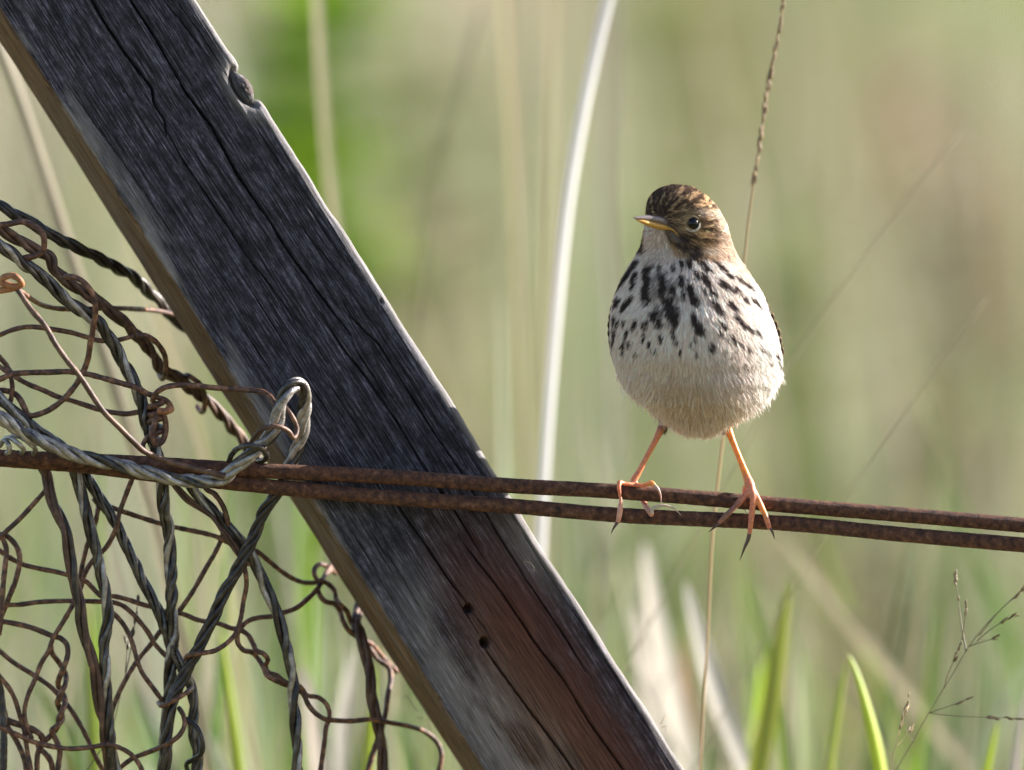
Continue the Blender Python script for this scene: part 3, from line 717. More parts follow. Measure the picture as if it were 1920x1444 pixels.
# legs with their toes: pixel x, pixel y, depth mm, radius px
limb([(1252, 775, 4, 13), (1247, 787, 3.5, 10.5), (1243, 797, 3, 8.5), (1238, 808, 2.6, 7.6), (1228, 829, 1.8, 6), (1212, 858, .8, 5.4), (1197, 887, 0, 5.8), (1189, 900, -.3, 7.2), (1190, 909, -.6, 6)])
limb([(1352, 772, 4, 14), (1358, 785, 3, 11), (1362, 797, 2, 9), (1366, 808, 1.5, 8), (1376, 833, .3, 6.2), (1389, 865, -1.3, 6.2), (1400, 893, -2.6, 7.8), (1406, 909, -3.3, 9.5), (1408, 921, -3.9, 8)])
TOES_R = [[(1405, 914, -3.6, 6), (1400, 924, -4.4, 5), (1386, 939, -4.9, 6.4), (1377, 949, -5, 5.2), (1360, 966, -5.1, 5.6), (1347, 979, -5, 3.8)],
          [(1408, 914, -4, 7), (1411, 926, -4.8, 6.4), (1411, 941, -5.2, 6), (1409, 962, -5, 6.2), (1407, 982, -5.1, 5.2), (1404.6, 1000, -4.6, 4.6)],
          [(1411, 916, -3.8, 6), (1420, 932, -4.6, 5.2), (1427, 949, -4.9, 6.2), (1434, 963, -4.8, 5.2), (1439, 978, -4.9, 5.4), (1443, 990, -4.6, 4)],
          [(1405, 913, -2.5, 6), (1400, 909, 1.0, 5), (1397, 920, 4.2, 5), (1395, 938, 4.4, 4.5)]]
TOES_L = [[(1190, 908, -.8, 5), (1178, 907, -2.4, 4.2), (1168, 905, -3.2, 4), (1161.5, 902.5, -4, 4.8), (1160, 912, -4.8, 4.4), (1162, 925, -4.6, 3.4), (1163.6, 939, -4.6, 3.6), (1163, 950, -4.8, 5.4), (1161, 964, -5, 5.6), (1158, 978, -4.9, 4.4)],
          [(1191, 909, -.8, 5), (1203, 909.5, -2.4, 4), (1213, 907, -3.4, 4.4), (1222, 904, -4.2, 5.2), (1227, 909, -4.7, 4.4)],
          [(1191, 906, .2, 5), (1196, 914, 3.4, 5), (1202, 932, 4.2, 5), (1208, 944, 2.2, 5.2), (1215, 955, -1.6, 5.6), (1222, 963, -4.6, 5.6)]]
for t in TOES_R + TOES_L: limb(t)
V, F, _ = bb_.get()
tmp_me = bpy.data.meshes.new('tmp'); tmp_me.from_pydata(V.tolist(), [], F); tmp_me.update()
tmp = bpy.data.objects.new('tmp', tmp_me); scene.collection.objects.link(tmp)
md = tmp.modifiers.new('r', 'REMESH'); md.mode = 'VOXEL'; md.voxel_size = .00042
sm = tmp.modifiers.new('s', 'SMOOTH'); sm.factor = .4; sm.iterations = 2
dg = bpy.context.evaluated_depsgraph_get()
ev = bpy.data.meshes.new_from_object(tmp.evaluated_get(dg))
bpy.data.objects.remove(tmp)
nb = len(ev.vertices)
co = np.empty(nb * 3, np.float32); ev.vertices.foreach_get('co', co); co = co.reshape(-1, 3).astype(float)

# ---- plumage colour as a feather pattern with some painted light on the head (photo rows and columns name places on the bird)
def to_px(p):
    d = p - CAM
    t = d @ FWD
    return 960 + d[:, 0] / t * LENS / SENSOR * 1920, 722 - (d @ UP) / t * LENS / SENSOR * 1920
z1 = lambda x, y: (1120 + x / 4.813, 320 + y / 4.813)
z2 = lambda x, y: (1120 + x / 4.813, 560 + y / 4.813)
ST = [(z1, a) for a in [(330, 870, 90, 30, -35), (265, 965, 95, 24, -35), (210, 1040, 80, 20, -28), (450, 920, 80, 40, -20), (340, 965, 70, 25, -25), (455, 1010, 100, 34, -8), (440, 1120, 100, 40, -5),
    (330, 1040, 60, 25, -20), (600, 1010, 110, 45, 8), (590, 1110, 70, 45, 0), (685, 1080, 50, 33, 10), (760, 1010, 70, 33, -5), (690, 900, 45, 25, 15), (840, 1090, 90, 40, 15), (885, 1185, 85, 40, 30),
    (980, 1000, 80, 35, 35), (1050, 1110, 60, 22, 50), (1000, 905, 70, 24, 60), (1160, 1050, 100, 34, 55), (1260, 1085, 60, 24, 50), (1075, 1245, 105, 36, 45), (1225, 1235, 90, 30, 40), (1330, 1165, 60, 20, 45),
    (1430, 1200, 70, 13, 45), (1180, 950, 60, 16, 60), (900, 960, 50, 30, 30), (180, 1200, 55, 28, -15), (250, 1230, 60, 28, -30), (300, 1180, 60, 25, -25), (640, 1200, 85, 62, 5), (520, 1310, 60, 45, 0),
    (700, 1330, 90, 52, 5), (650, 1270, 90, 60, 0), (560, 1370, 60, 50, 0), (440, 1390, 45, 38, 0), (455, 1180, 55, 36, 0), (870, 1330, 60, 28, 20), (925, 1425, 85, 38, 30), (160, 1350, 50, 18, -5), (190, 1375, 45, 20, -10),
    (250, 1370, 40, 18, -10), (345, 1385, 55, 22, -15), (830, 850, 60, 40, 10), (900, 790, 85, 42, 30), (780, 640, 60, 30, 25), (700, 700, 50, 24, 15), (640, 590, 40, 16, 20), (960, 850, 60, 25, 45), (1030, 770, 60, 18, 60),
    (860, 740, 50, 30, 30), (500, 860, 50, 18, -20), (560, 900, 60, 20, 0), (760, 860, 55, 28, 10), (1090, 850, 60, 14, 58), (1130, 890, 60, 14, 58), (1290, 1000, 60, 14, 52), (1370, 1060, 55, 12, 48), (780, 1120, 50, 14, 12), (960, 1090, 45, 14, 35)]]
ST += [(z2, a) for a in [(160, 320, 60, 12, 0), (275, 320, 50, 16, -20), (340, 240, 50, 20, -20), (430, 340, 40, 12, -5), (245, 440, 75, 11, -5), (300, 405, 45, 9, 5), (480, 400, 35, 9, 0), (355, 490, 20, 9, 0), (580, 350, 50, 20, 10),
    (535, 460, 20, 8, 0), (690, 310, 60, 17, 5), (720, 390, 40, 10, 10), (880, 360, 40, 13, 20), (845, 410, 30, 11, 5), (1030, 430, 50, 26, 10), (1110, 320, 50, 20, 40), (1220, 370, 60, 24, 25), (1300, 420, 40, 12, 35), (905, 255, 80, 42, 35),
    (1130, 240, 50, 24, 40), (1290, 220, 80, 28, 45), (1370, 280, 70, 17, 45), (1440, 315, 50, 11, 50), (1370, 455, 30, 8, 40), (1480, 455, 30, 8, 35), (1530, 500, 25, 8, 35), (1550, 570, 20, 8, 30), (1610, 520, 50, 10, 25),
    (1260, 170, 60, 17, 50), (1640, 600, 25, 8, 20), (150, 400, 40, 9, 0), (900, 500, 25, 8, 10), (750, 480, 25, 7, 8)]]
def streak_mask(px, py):
    m = np.zeros_like(px)
    for z, (x, y, hl, hw, an) in ST:
        cx, cy = z(x, y); hl, hw = hl / 4.813, max(hw / 4.813, 3.6)
        a = math.radians(an); dx, dy = px - cx, py - cy
        u = (dx * math.sin(a) + dy * math.cos(a)) / hl; v = (dx * math.cos(a) - dy * math.sin(a)) / hw
        k = np.exp(-((np.abs(u))**2.6) * .9 - np.abs(v / (1 - .25 * np.clip(u, -1, 1)))**2.4 * .8)
        m = np.maximum(m, k)
    return m
def blob(px, py, cx, cy, rx, ry, an=0):
    a = math.radians(an); dx, dy = px - cx, py - cy
    u = (dx * math.cos(a) + dy * math.sin(a)) / rx; v = (-dx * math.sin(a) + dy * math.cos(a)) / ry
    return np.exp(-(u * u + v * v)**1.5)
def lerp(c, t, m): return c * (1 - m[:, None]) + np.array(t)[None] * m[:, None]
def bird_colour(p, jit=0.0):
    px, py = to_px(p)
    px = px + rng.normal(0, 1, len(p)) * jit; py = py + rng.normal(0, 1, len(p)) * jit
    c = np.tile([.80, .66, .585], (len(p), 1))
    c = lerp(c, (.52, .40, .29), np.clip(blob(px, py, 1300, 750, 70, 62) * .65 + blob(px, py, 1240, 700, 60, 50) * .25, 0, 1))
    c = lerp(c, (.56, .49, .46), blob(px, py, 1375, 705, 60, 50) * .6)
    c = lerp(c, (.70, .64, .59), np.clip((px - 1395) / 30, 0, 1) * (py > 520))
    c = lerp(c, (.42, .31, .22), np.clip((540 - py) / 50, 0, 1) * np.clip((px - 1370) / 25, 0, 1))      # nape side
    brk = np.clip((fnoise(px * .13, py * .07, 61, 2) - .17) * 5, .4, 1)
    mk = np.clip((streak_mask(px, py) * (.55 + .45 * brk) - .30) * 2.6, 0, 1)
    mass = np.maximum(blob(px, py, 1250, 585, 24, 26), np.maximum(blob(px, py, 1262, 548, 30, 30) * .8, blob(px, py, 1228, 540, 22, 34) * .7))
    mk = np.maximum(mk, mass * np.clip((fnoise(px * .17, py * .08, 62, 2) - .36) * 6, 0, 1))
    c = lerp(c, (.024, .015, .015), mk * .96)
    # head
    head = np.clip((492 - py + (px - 1290) * .10) / 10, 0, 1)
    th_ = np.arctan2(py - 414, px - 1226); rr_ = np.hypot(px - 1226, py - 414)
    hc = np.tile([.46, .295, .165], (len(p), 1))
    hc = lerp(hc, (.60, .45, .36), np.clip((px - 1330 - (py - 420) * .05) / 22, 0, 1) * .8)                  # pink-buff nape, its sunlit tint put into the colour
    front_crown = np.clip((1318 - px + (395 - py) * .45) / 60, 0, 1) * np.clip((418 - py) / 22, 0, 1)
    streak = fnoise(th_ * 17 + 30, rr_ * .045 + 9, 5, 2) * .6 + fnoise(px * .16, py * .16, 44, 2) * .4
    dark = np.clip((streak - (.49 - .09 * front_crown)) * 10, 0, 1) * np.clip((470 - py) / 20, 0, 1) * (1 - .65 * np.clip((px - 1335) / 25, 0, 1))
    hc = lerp(hc, (.050, .031, .024), dark * .92)
    hc = lerp(hc, (.06, .046, .046), front_crown * .30)  # dark brown front crown, deepened by shade put into the colour
    hc = lerp(hc, (.09, .07, .062), blob(px, py, 1260, 420, 20, 12) * .75)                                  # lores
    hc = lerp(hc, (.42, .32, .20), blob(px, py, 1297, 414, 25, 24) * .45)                                   # pale round the eye
    hc = lerp(hc, (.50, .40, .33), blob(px, py, 1335, 402, 26, 7, 12) * .7)                                 # brow
    hc = lerp(hc, (.10, .06, .04), blob(px, py, 1322, 415, 18, 4, -6) * .9)
    hc = lerp(hc, (.045, .034, .036), np.clip(blob(px, py, 1292, 466, 48, 17, 44) * 1.3 * np.clip((fnoise(px * .2, py * .2, 63, 2) - .2) * 4, .35, 1), 0, .95))                            # moustache
    hc = lerp(hc, (.21, .18, .18), blob(px, py, 1264, 444, 17, 5, 38) * .7)
    thr = np.clip((px - 1207 + (py > 470) * (py - 470) * .2) / 4, 0, 1) * np.clip((1246 + (py - 425) * .40 - px) / 8, 0, 1) * np.clip((py - 417) / 6, 0, 1)
    hc = lerp(hc, (.64, .50, .42), thr)
    hc = lerp(hc, (.07, .05, .05), np.clip((1209 - px) / 3, 0, 1) * np.clip((py - 425) / 8, 0, 1) * .95)
    hc = lerp(hc, (.60, .48, .40), blob(px, py, 1335, 472, 16, 9, 10) * .8)
    c = c * (1 - head[:, None]) + hc * head[:, None]
    c = lerp(c, (.64, .50, .42), thr * np.clip((503 - py) / 8, 0, 1) * (1 - head))
    # back and flanks behind
    back = np.clip((p[:, 1] - .013) / .006, 0, 1)
    bc = np.tile([.17, .12, .07], (len(p), 1))
    bc = lerp(bc, (.05, .035, .028), np.clip((fnoise(px * .09, py * .025, 15, 3) - .48) * 7, 0, .9))
    c = c * (1 - back[:, None]) + bc * back[:, None]
    return c

pxv, pyv = to_px(co)
leg = (pyv > 798) & ((pxv < 1262) | (pxv > 1348)) | (pyv > 822)
skin = np.tile([.72, .27, .13], (nb, 1))
skin = lerp(skin, (.88, .33, .05), np.clip((pxv - 1340) / 10, 0, 1) * np.clip((900 - pyv) / 15, 0, 1))  # right leg more orange: backlit glow painted into the skin colour
skin = lerp(skin, (.70, .25, .15), np.clip((pyv - 900) / 20, 0, 1) * .8)
skin = lerp(skin, (.20, .11, .09), blob(pxv, pyv, 1365, 958, 34, 18, -45) * .9)  # inner toe of this foot darkened, its shade painted in
skin = lerp(skin, (.85, .38, .10), np.maximum(blob(pxv, pyv, 1430, 950, 13, 24), blob(pxv, pyv, 1222, 908, 14, 8)) * .9)  # outer toe's sunlit orange painted in; orange web on the other foot
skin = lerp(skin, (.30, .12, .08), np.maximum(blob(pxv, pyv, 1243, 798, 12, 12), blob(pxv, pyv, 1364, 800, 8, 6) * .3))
skin = lerp(skin, (.80, .55, .42), np.maximum(blob(pxv, pyv, 1215, 955, 14, 14), blob(pxv, pyv, 1160, 960, 10, 24)) * .6)
bcol = bird_colour(co) * .9
bcol[leg] = skin[leg]
fv = np.empty(len(ev.loops), np.int32); ev.loops.foreach_get('vertex_index', fv)
ls = np.empty(len(ev.polygons), np.int32); ev.polygons.foreach_get('loop_start', ls)
lt = np.empty(len(ev.polygons), np.int32); ev.polygons.foreach_get('loop_total', lt)
assert (lt == 4).all()
quads = fv.reshape(-1, 4)
bird = empty('songbird', P(np.array(1300.), np.array(925.), 0.0), 'small streaky brown songbird with orange legs perched on the rusty rods', 'bird')
body = mesh_obj('body', co, quads, None, parent=bird, col=bcol, mats=[M['plumage'], M['skin']], midx=leg[quads[:, 0]].astype(int))
bpy.data.meshes.remove(ev)

# ---- barbs of the plumage, thousands of fine tapered strands following the feather tracts
def strands(n, region, L0, W0, seed, jit, lift=.06):
    g = np.random.default_rng(seed)
    m = int(n * 6)
    ri = g.random(m) * (nr - 1); ph = g.random(m) * 2 * np.pi
    e = 1e-3
    p = body_pt(ri, ph)
    du = (body_pt(np.minimum(ri + .05, nr - 1), ph) - body_pt(np.maximum(ri - .05, 0), ph)); dv = body_pt(ri, ph + e) - body_pt(ri, ph - e)
    nn = np.cross(du, dv); area = np.linalg.norm(nn, axis=1)
    nn = nn / (area[:, None] + 1e-20)
    px, py = to_px(p)
    cen = np.stack([np.full(m, p[:, 0].mean()), np.zeros(m), p[:, 2]], -1)
    nn *= np.sign(((p - cen) * nn).sum(1))[:, None]
    fold = (py > 548) & (py < 685) & (p[:, 1] > -.005) & (np.abs(px - 1305) > 60)      # under the folded wing
    wgt = area * region(px, py, p) * np.where(p[:, 1] > .02, .45, 1.0) * np.where(fold, .03, 1.0)
    sel = g.choice(m, n, p=wgt / wgt.sum(), replace=False)
    p, nn, px, py = p[sel], nn[sel], px[sel], py[sel]
    # flow of the feathers
    beak = P(np.array(1232.), np.array(412.), -.020)
    hd = p - beak; hd /= np.linalg.norm(hd, axis=1)[:, None]
    hd[:, 2] *= .8
    side = (px - 1290) / 160
    bd = np.stack([side * .75, .35 + 0 * px, -1.0 + 0 * px], -1)
    hw = np.clip((500 - py) / 40, 0, 1)[:, None]
    f = hd * hw + bd * (1 - hw) + g.normal(0, .09, (n, 3))
    clump = fnoise(px * .11, py * .11, seed, 2) - .5
    f += np.stack([clump * .55, 0 * clump, 0 * clump], -1)
    f -= nn * (f * nn).sum(1)[:, None]; f /= np.linalg.norm(f, axis=1)[:, None] + 1e-12
    b = np.cross(nn, f)
    roll = g.normal(0, .35, n)[:, None]
    bw = b * np.cos(roll) + nn * np.sin(roll)
    L = L0(px, py) * (.65 + .7 * g.random(n)); W = W0 * (.6 + .8 * g.random(n))
    lf = np.abs(g.normal(lift, lift * .8, n))
    bend = g.normal(0, .12, n)
    tau = np.array([0, .36, .7, 1.0]); wd = np.array([.75, 1.0, .75, .12])
    fl = np.where(py < 490, 6.0, 13.0)                     # contour feathers overlap like shingles, each tip standing a little proud
    fu = py / fl + .35 * np.abs(px - 1300) / fl + 2.0 * (fnoise(px * .05, py * .05, seed + 9, 2) - .5) + .5 * (np.floor(px / fl + 1.2 * fnoise(px * .06, py * .06, seed + 4, 2)) % 2)
    step = (fu - np.floor(fu)) * np.where(py < 490, .00012, .00034)
    pts = (p[:, None] + f[:, None] * (L[:, None] * tau)[..., None] + b[:, None] * (L[:, None] * bend[:, None] * tau**2)[..., None]
           + nn[:, None] * ((L * lf)[:, None] * tau**1.4 - (L * L / .07)[:, None] * tau**2 * .35 + .00012 + step[:, None])[..., None])
    hw_ = (W[:, None] * .5 * wd)[..., None] * bw[:, None]
    V = np.stack([pts - hw_, pts + hw_], 2).reshape(n, 8, 3)
    q = np.array([[0, 1, 3, 2], [2, 3, 5, 4], [4, 5, 7, 6]])
    F = (np.arange(n)[:, None, None] * 8 + q[None]).reshape(-1, 4)
    mid = p + f * (L * .55)[:, None]
    c = bird_colour(mid, jit) * np.exp(g.normal(0, 1, n) * np.where(py < 436, .42, np.where(py < 490, .22, .15)))[:, None]
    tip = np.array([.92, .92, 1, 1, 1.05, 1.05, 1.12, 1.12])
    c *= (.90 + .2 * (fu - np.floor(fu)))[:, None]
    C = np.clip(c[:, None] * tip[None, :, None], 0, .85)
    return V.reshape(-1, 3), F, C.reshape(-1, 3)
def Lb(px, py): return .0020 + .0024 * np.clip((py - 480) / 200, 0, 1) + .0012 * np.clip((py - 740) / 40, 0, 1)
def Lh(px, py): return .0013 + .0012 * np.clip((py - 380) / 120, 0, 1)
parts = [strands(130000, lambda px, py, p: (py > 470) * 1.0, Lb, .00028, 101, .7, .06),
         strands(42000, lambda px, py, p: (py <= 492) * (np.hypot(px - 1297, py - 414) > 15) * 1.0, Lh, .00022, 102, .8, .09)]
# fringe tufts at the vent and the feathered tops of the legs
V = np.vstack([a[0] for a in parts]); C = np.vstack([a[2] for a in parts])
parts.append(strands(7000, lambda px, py, p: (py > 690) * (.25 + np.clip((px - 1340) / 60, 0, 1) + np.clip((py - 770) / 25, 0, 1) * 2.0), lambda px, py: .0040 + 0 * px, .00024, 103, .7, .26))
V = np.vstack([a[0] for a in parts]); C = np.vstack([a[2] for a in parts])
offs = np.cumsum([0] + [len(a[0]) for a in parts])
F = np.vstack([a[1] + o for a, o in zip(parts, offs)])
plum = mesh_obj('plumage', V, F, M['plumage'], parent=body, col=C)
plum['kind'] = 'stuff'
def thigh(cx, cy, y, rad, n, seed, colr):
    g = np.random.default_rng(seed)
    a = g.random(n) * 2 * np.pi; u = g.random(n)
    base = P(cx + np.cos(a) * rad * (1 - .35 * u), cy - 16 + 30 * u, 0.0) * np.array([1, 0, 1]); base[:, 1] = y + np.sin(a) * rad * PX * (1 - .35 * u)
    d = np.stack([np.cos(a) * -.10, np.sin(a) * -.1, -np.ones(n)], -1) + g.normal(0, .12, (n, 3)); d /= np.linalg.norm(d, axis=1)[:, None]
    out = np.stack([np.cos(a), np.sin(a), 0 * a], -1); b = np.cross(d, out); b /= np.linalg.norm(b, axis=1)[:, None]
    L = .0018 + .002 * g.random(n); W = .00026
    tau = np.array([0, .4, .75, 1.0]); wd = np.array([.8, 1, .7, .1])
    pts = base[:, None] + d[:, None] * (L[:, None] * tau)[..., None]
    hw_ = (W * .5 * wd)[None, :, None] * b[:, None]
    V = np.stack([pts - hw_, pts + hw_], 2).reshape(-1, 3)
    q = np.array([[0, 1, 3, 2], [2, 3, 5, 4], [4, 5, 7, 6]])
    F = (np.arange(n)[:, None, None] * 8 + q[None]).reshape(-1, 4)
    c = np.array(colr)[None] * np.exp(g.normal(0, .3, n))[:, None]
    o = mesh_obj('thigh_tuft', V, F, M['plumage'], parent=body, col=np.repeat(np.clip(c, 0, .8), 8, 0)); o['kind'] = 'stuff'
thigh(1244, 786, .0033, 8.5, 1300, 5, (.24, .17, .12)); thigh(1361, 786, .0025, 10, 1500, 6, (.55, .46, .40))

# ---- eye, lids, bill, claws, wings, tail
def surf_y(px, py):
    ri = np.interp(py, rows, np.arange(nr)); l, r, cy, bf, bb = pr[int(ri)]
    cs = np.clip((px - (l + r) / 2) / ((r - l) / 2), -1, 1)
    return (cy - bf * math.sqrt(1 - cs * cs)) * 1e-3
def uvsphere(c, rx, ry, rz, n=28, m=18):
    V, F = [], []
    for i in range(m + 1):
        for j in range(n):
            a, b = math.pi * i / m, 2 * math.pi * j / n
            V.append((c[0] + rx * math.sin(a) * math.cos(b), c[1] + ry * math.sin(a) * math.sin(b), c[2] + rz * math.cos(a)))
    for i in range(m):
        for j in range(n): F.append([i * n + j, (i + 1) * n + j, (i + 1) * n + (j + 1) % n, i * n + (j + 1) % n])
    return np.array(V), F
ye = surf_y(1297, 414)
ec = P(np.array(1297.), np.array(414.), 0.0) * np.array([1, 0, 1]) + np.array([0, ye + .0010, 0])
V, F = uvsphere(ec, .0022, .0020, .0023)
mesh_obj('eye', V, F, M['eye'], parent=bird)
xo = 1213 + 8; yo = surf_y(xo, 408) + .0015                       # the far eye, hidden by the turn of the head
V, F = uvsphere(P(np.array(float(xo)), np.array(408.), 0.0) * np.array([1, 0, 1]) + np.array([.0016, yo + .012, 0]), .0021, .0021, .0021)
mesh_obj('eye', V, F, M['eye'], parent=bird)
nrm = np.array([.10, -1, 0]); nrm /= np.linalg.norm(nrm)
for a0, a1, w in ((-175, 5, 1.0), (30, 165, .5)):                # broken pale ring, wide below
    an = np.radians(np.linspace(a0, a1, 40))
    C = ec + np.stack([np.cos(an) * .00246, -.00105 + .0002 * np.cos(an) * 1.0 + 0 * an, np.sin(an) * .00256], -1)
    rr = .00036 * w * np.sin(np.linspace(.15, np.pi - .15, 40))**.5
    V, F = tube(C, rr, 8)
    mesh_obj('eye_ring', V, F, M['plumage'], parent=bird, col=np.tile([.66, .60, .54] if w == 1.0 else [.34, .27, .19], (len(V), 1)))
def limb_obj(name, pts, mat, parent, squash=1.0, col=None, k=12):
    p = np.array(pts, float)
    C = P(p[:, 0], p[:, 1], 0.0) * np.array([1, 0, 1]); C[:, 1] = p[:, 2] * 1e-3
    q = catmull(np.column_stack([C, p[:, 3] * PX]), .0003)
    V, F = tube(q[:, :3], np.maximum(q[:, 3], .00004), k, squash=squash)
    return mesh_obj(name, V, F, mat, parent=parent, col=None if col is None else np.tile(col, (len(V), 1)))
up = limb_obj('beak', [(1186.3, 401.5, -27, .5), (1190, 401.5, -26.4, 2), (1198, 401.8, -25, 3.8), (1210, 403, -23.2, 5.6), (1223, 405, -21.4, 7.0), (1236, 408.5, -19.6, 8.2), (1250, 413, -17.4, 8)], M['beak_top'], bird)
up['label'] = 'thin pointed bill, dark above and yellow below'
limb_obj('lower_mandible', [(1190, 403.8, -26, .6), (1198, 406.8, -25, 2.6), (1208, 410.6, -23.8, 4.4), (1220, 414.8, -22, 5.8), (1233, 418.4, -20.4, 6.2), (1247, 421.5, -19.2, 4.6), (1258, 424.5, -19.8, 1.9), (1264, 429, -20.0, 1.2), (1270, 434, -20.2, .8)], M['beak_low'], up)
CLAWS = [([(1347, 979, -5, 3.4), (1340, 986, -5, 2.4), (1333, 992, -4.6, 1.3), (1328, 996.5, -4, .4)], 'claw'), ([(1404.8, 999, -4.6, 4.2), (1402, 1010, -4.6, 4), (1396, 1024, -4.5, 2.8), (1391, 1038, -4.2, 1.5), (1386.6, 1050, -3.6, .4)], 'claw'),
         ([(1442, 986, -4.7, 3), (1447, 994, -5, 2.4), (1450, 1002, -4.6, 1.6), (1451.5, 1010, -4, .4)], 'claw'), ([(1395, 937, 4.4, 3.5), (1396, 950, 4.8, 2.4), (1400, 964, 4.4, .6)], 'claw'),
         ([(1158, 977, -4.9, 3.6), (1153, 984, -5, 2.6), (1148.5, 992, -4.6, 1.5), (1146, 1000, -4, .4)], 'claw'), ([(1227, 908, -4.7, 3.2), (1233, 914, -5, 2.6), (1238, 926, -4.8, 1.7), (1239.5, 943, -4.2, .4)], 'claw_pale'),
         ([(1221, 961, -4.8, 3.4), (1223, 953, -5.1, 3.2), (1232, 947.5, -5.2, 2.8), (1245, 945.5, -5, 2.3), (1258.5, 949, -4.7, 1.8), (1269.6, 957, -4.3, 1.1), (1276.5, 965, -3.8, .4)], 'claw_pale')]
for pts, m in CLAWS: limb_obj('claw', pts, M[m], bird, k=10)
def feather_blade(root, tip, nrm, w, seed):
    """one flight feather: a curved leaf with a raised shaft and real thickness"""
    n = 12; t = np.linspace(0, 1, n)
    root, tip = np.array(root), np.array(tip); d = tip - root
    sd = np.cross(d, nrm); sd /= np.linalg.norm(sd)
    wd = w * np.sin(np.pi * np.clip(t * .93 + .07, 0, 1))**.45 * np.where(t > .97, .35, 1)
    cen = root + d * t[:, None] + nrm * (.0016 * np.sin(np.pi * t))[:, None]
    V, C = [], []
    for lay in (0, -.00025):
        for u in (-1, -.8, -.05, .05, .8, 1):
            V.append(cen + sd * (wd * u * .5)[:, None] + nrm * (lay + .0004 * (1 - abs(u)))); C.append(np.tile((.36, .27, .17) if abs(u) > .9 else (.075, .052, .038), (n, 1)))
    V = np.stack(V, 1).reshape(-1, 3); C = np.stack(C, 1).reshape(-1, 3)
    ring = [0, 1, 2, 3, 4, 5, 11, 10, 9, 8, 7, 6]
    F = [[i * 12 + ring[j], i * 12 + ring[(j + 1) % 12], (i + 1) * 12 + ring[(j + 1) % 12], (i + 1) * 12 + ring[j]] for i in range(n - 1) for j in range(12)]
    F += [ring[::-1], [(n - 1) * 12 + r for r in ring]]
    return V, F, C
for sgn in (1, -1):                      # folded wing: overlapping feathers laid along the flank from the shoulder back
    wg = Merge()
    for layer, (nf, r0, r1, Lf, y0, y1) in enumerate([(7, 552, 640, .020, -.004, .010), (8, 575, 662, .040, .000, .014), (8, 590, 672, .055, .006, .016)]):
        for k in range(nf):
            u = k / (nf - 1)
            row = r0 + (r1 - r0) * u
            ri = np.interp(row, rows, np.arange(nr)); l, r = pr[int(ri), 0], pr[int(ri), 1]
            yy = y0 + (y1 - y0) * (1 - u)
            cs = math.sqrt(max(0, 1 - (yy / (.031 if yy < 0 else .036))**2))
            xs = (l + r) / 2 + sgn * ((r - l) / 2 * cs + (8 if sgn > 0 else 5) - 2 * layer)
            root = P(np.array(xs), np.array(row), 0.0) * np.array([1, 0, 1]) + np.array([0, yy, 0])
            d = np.array([-sgn * (.14 + .012 / Lf * .4), .90, -.52 + .32 * u]); d /= np.linalg.norm(d)
            nv = np.array([sgn * .95, -.10, .25 - .35 * u]); nv -= d * (nv @ d); nv /= np.linalg.norm(nv)
            V, F, C = feather_blade(root, root + d * Lf, nv, .0072 if layer else .006, k)
            wg.add(V, F, C * (2.0 if layer == 0 else 1.7))
    V, F, C = wg.get()
    mesh_obj('wing', V, F, M['plumage'], parent=bird, col=C)
tl = Merge()
for k in range(8):
    u = (k - 3.5) / 3.5
    root = P(np.array(1306. + 26 * u), np.array(735. + 4 * abs(u)), 0.0) * np.array([1, 0, 1]) + np.array([0, .030, 0])
    tl.add(*feather_blade(root, root + np.array([.008 * u, .058, -.004 - .0015 * abs(u)]), np.array([0, 0, 1.0]), .008, k))
V, F, C = tl.get(); mesh_obj('tail', V, F, M['plumage'], parent=bird, col=C)

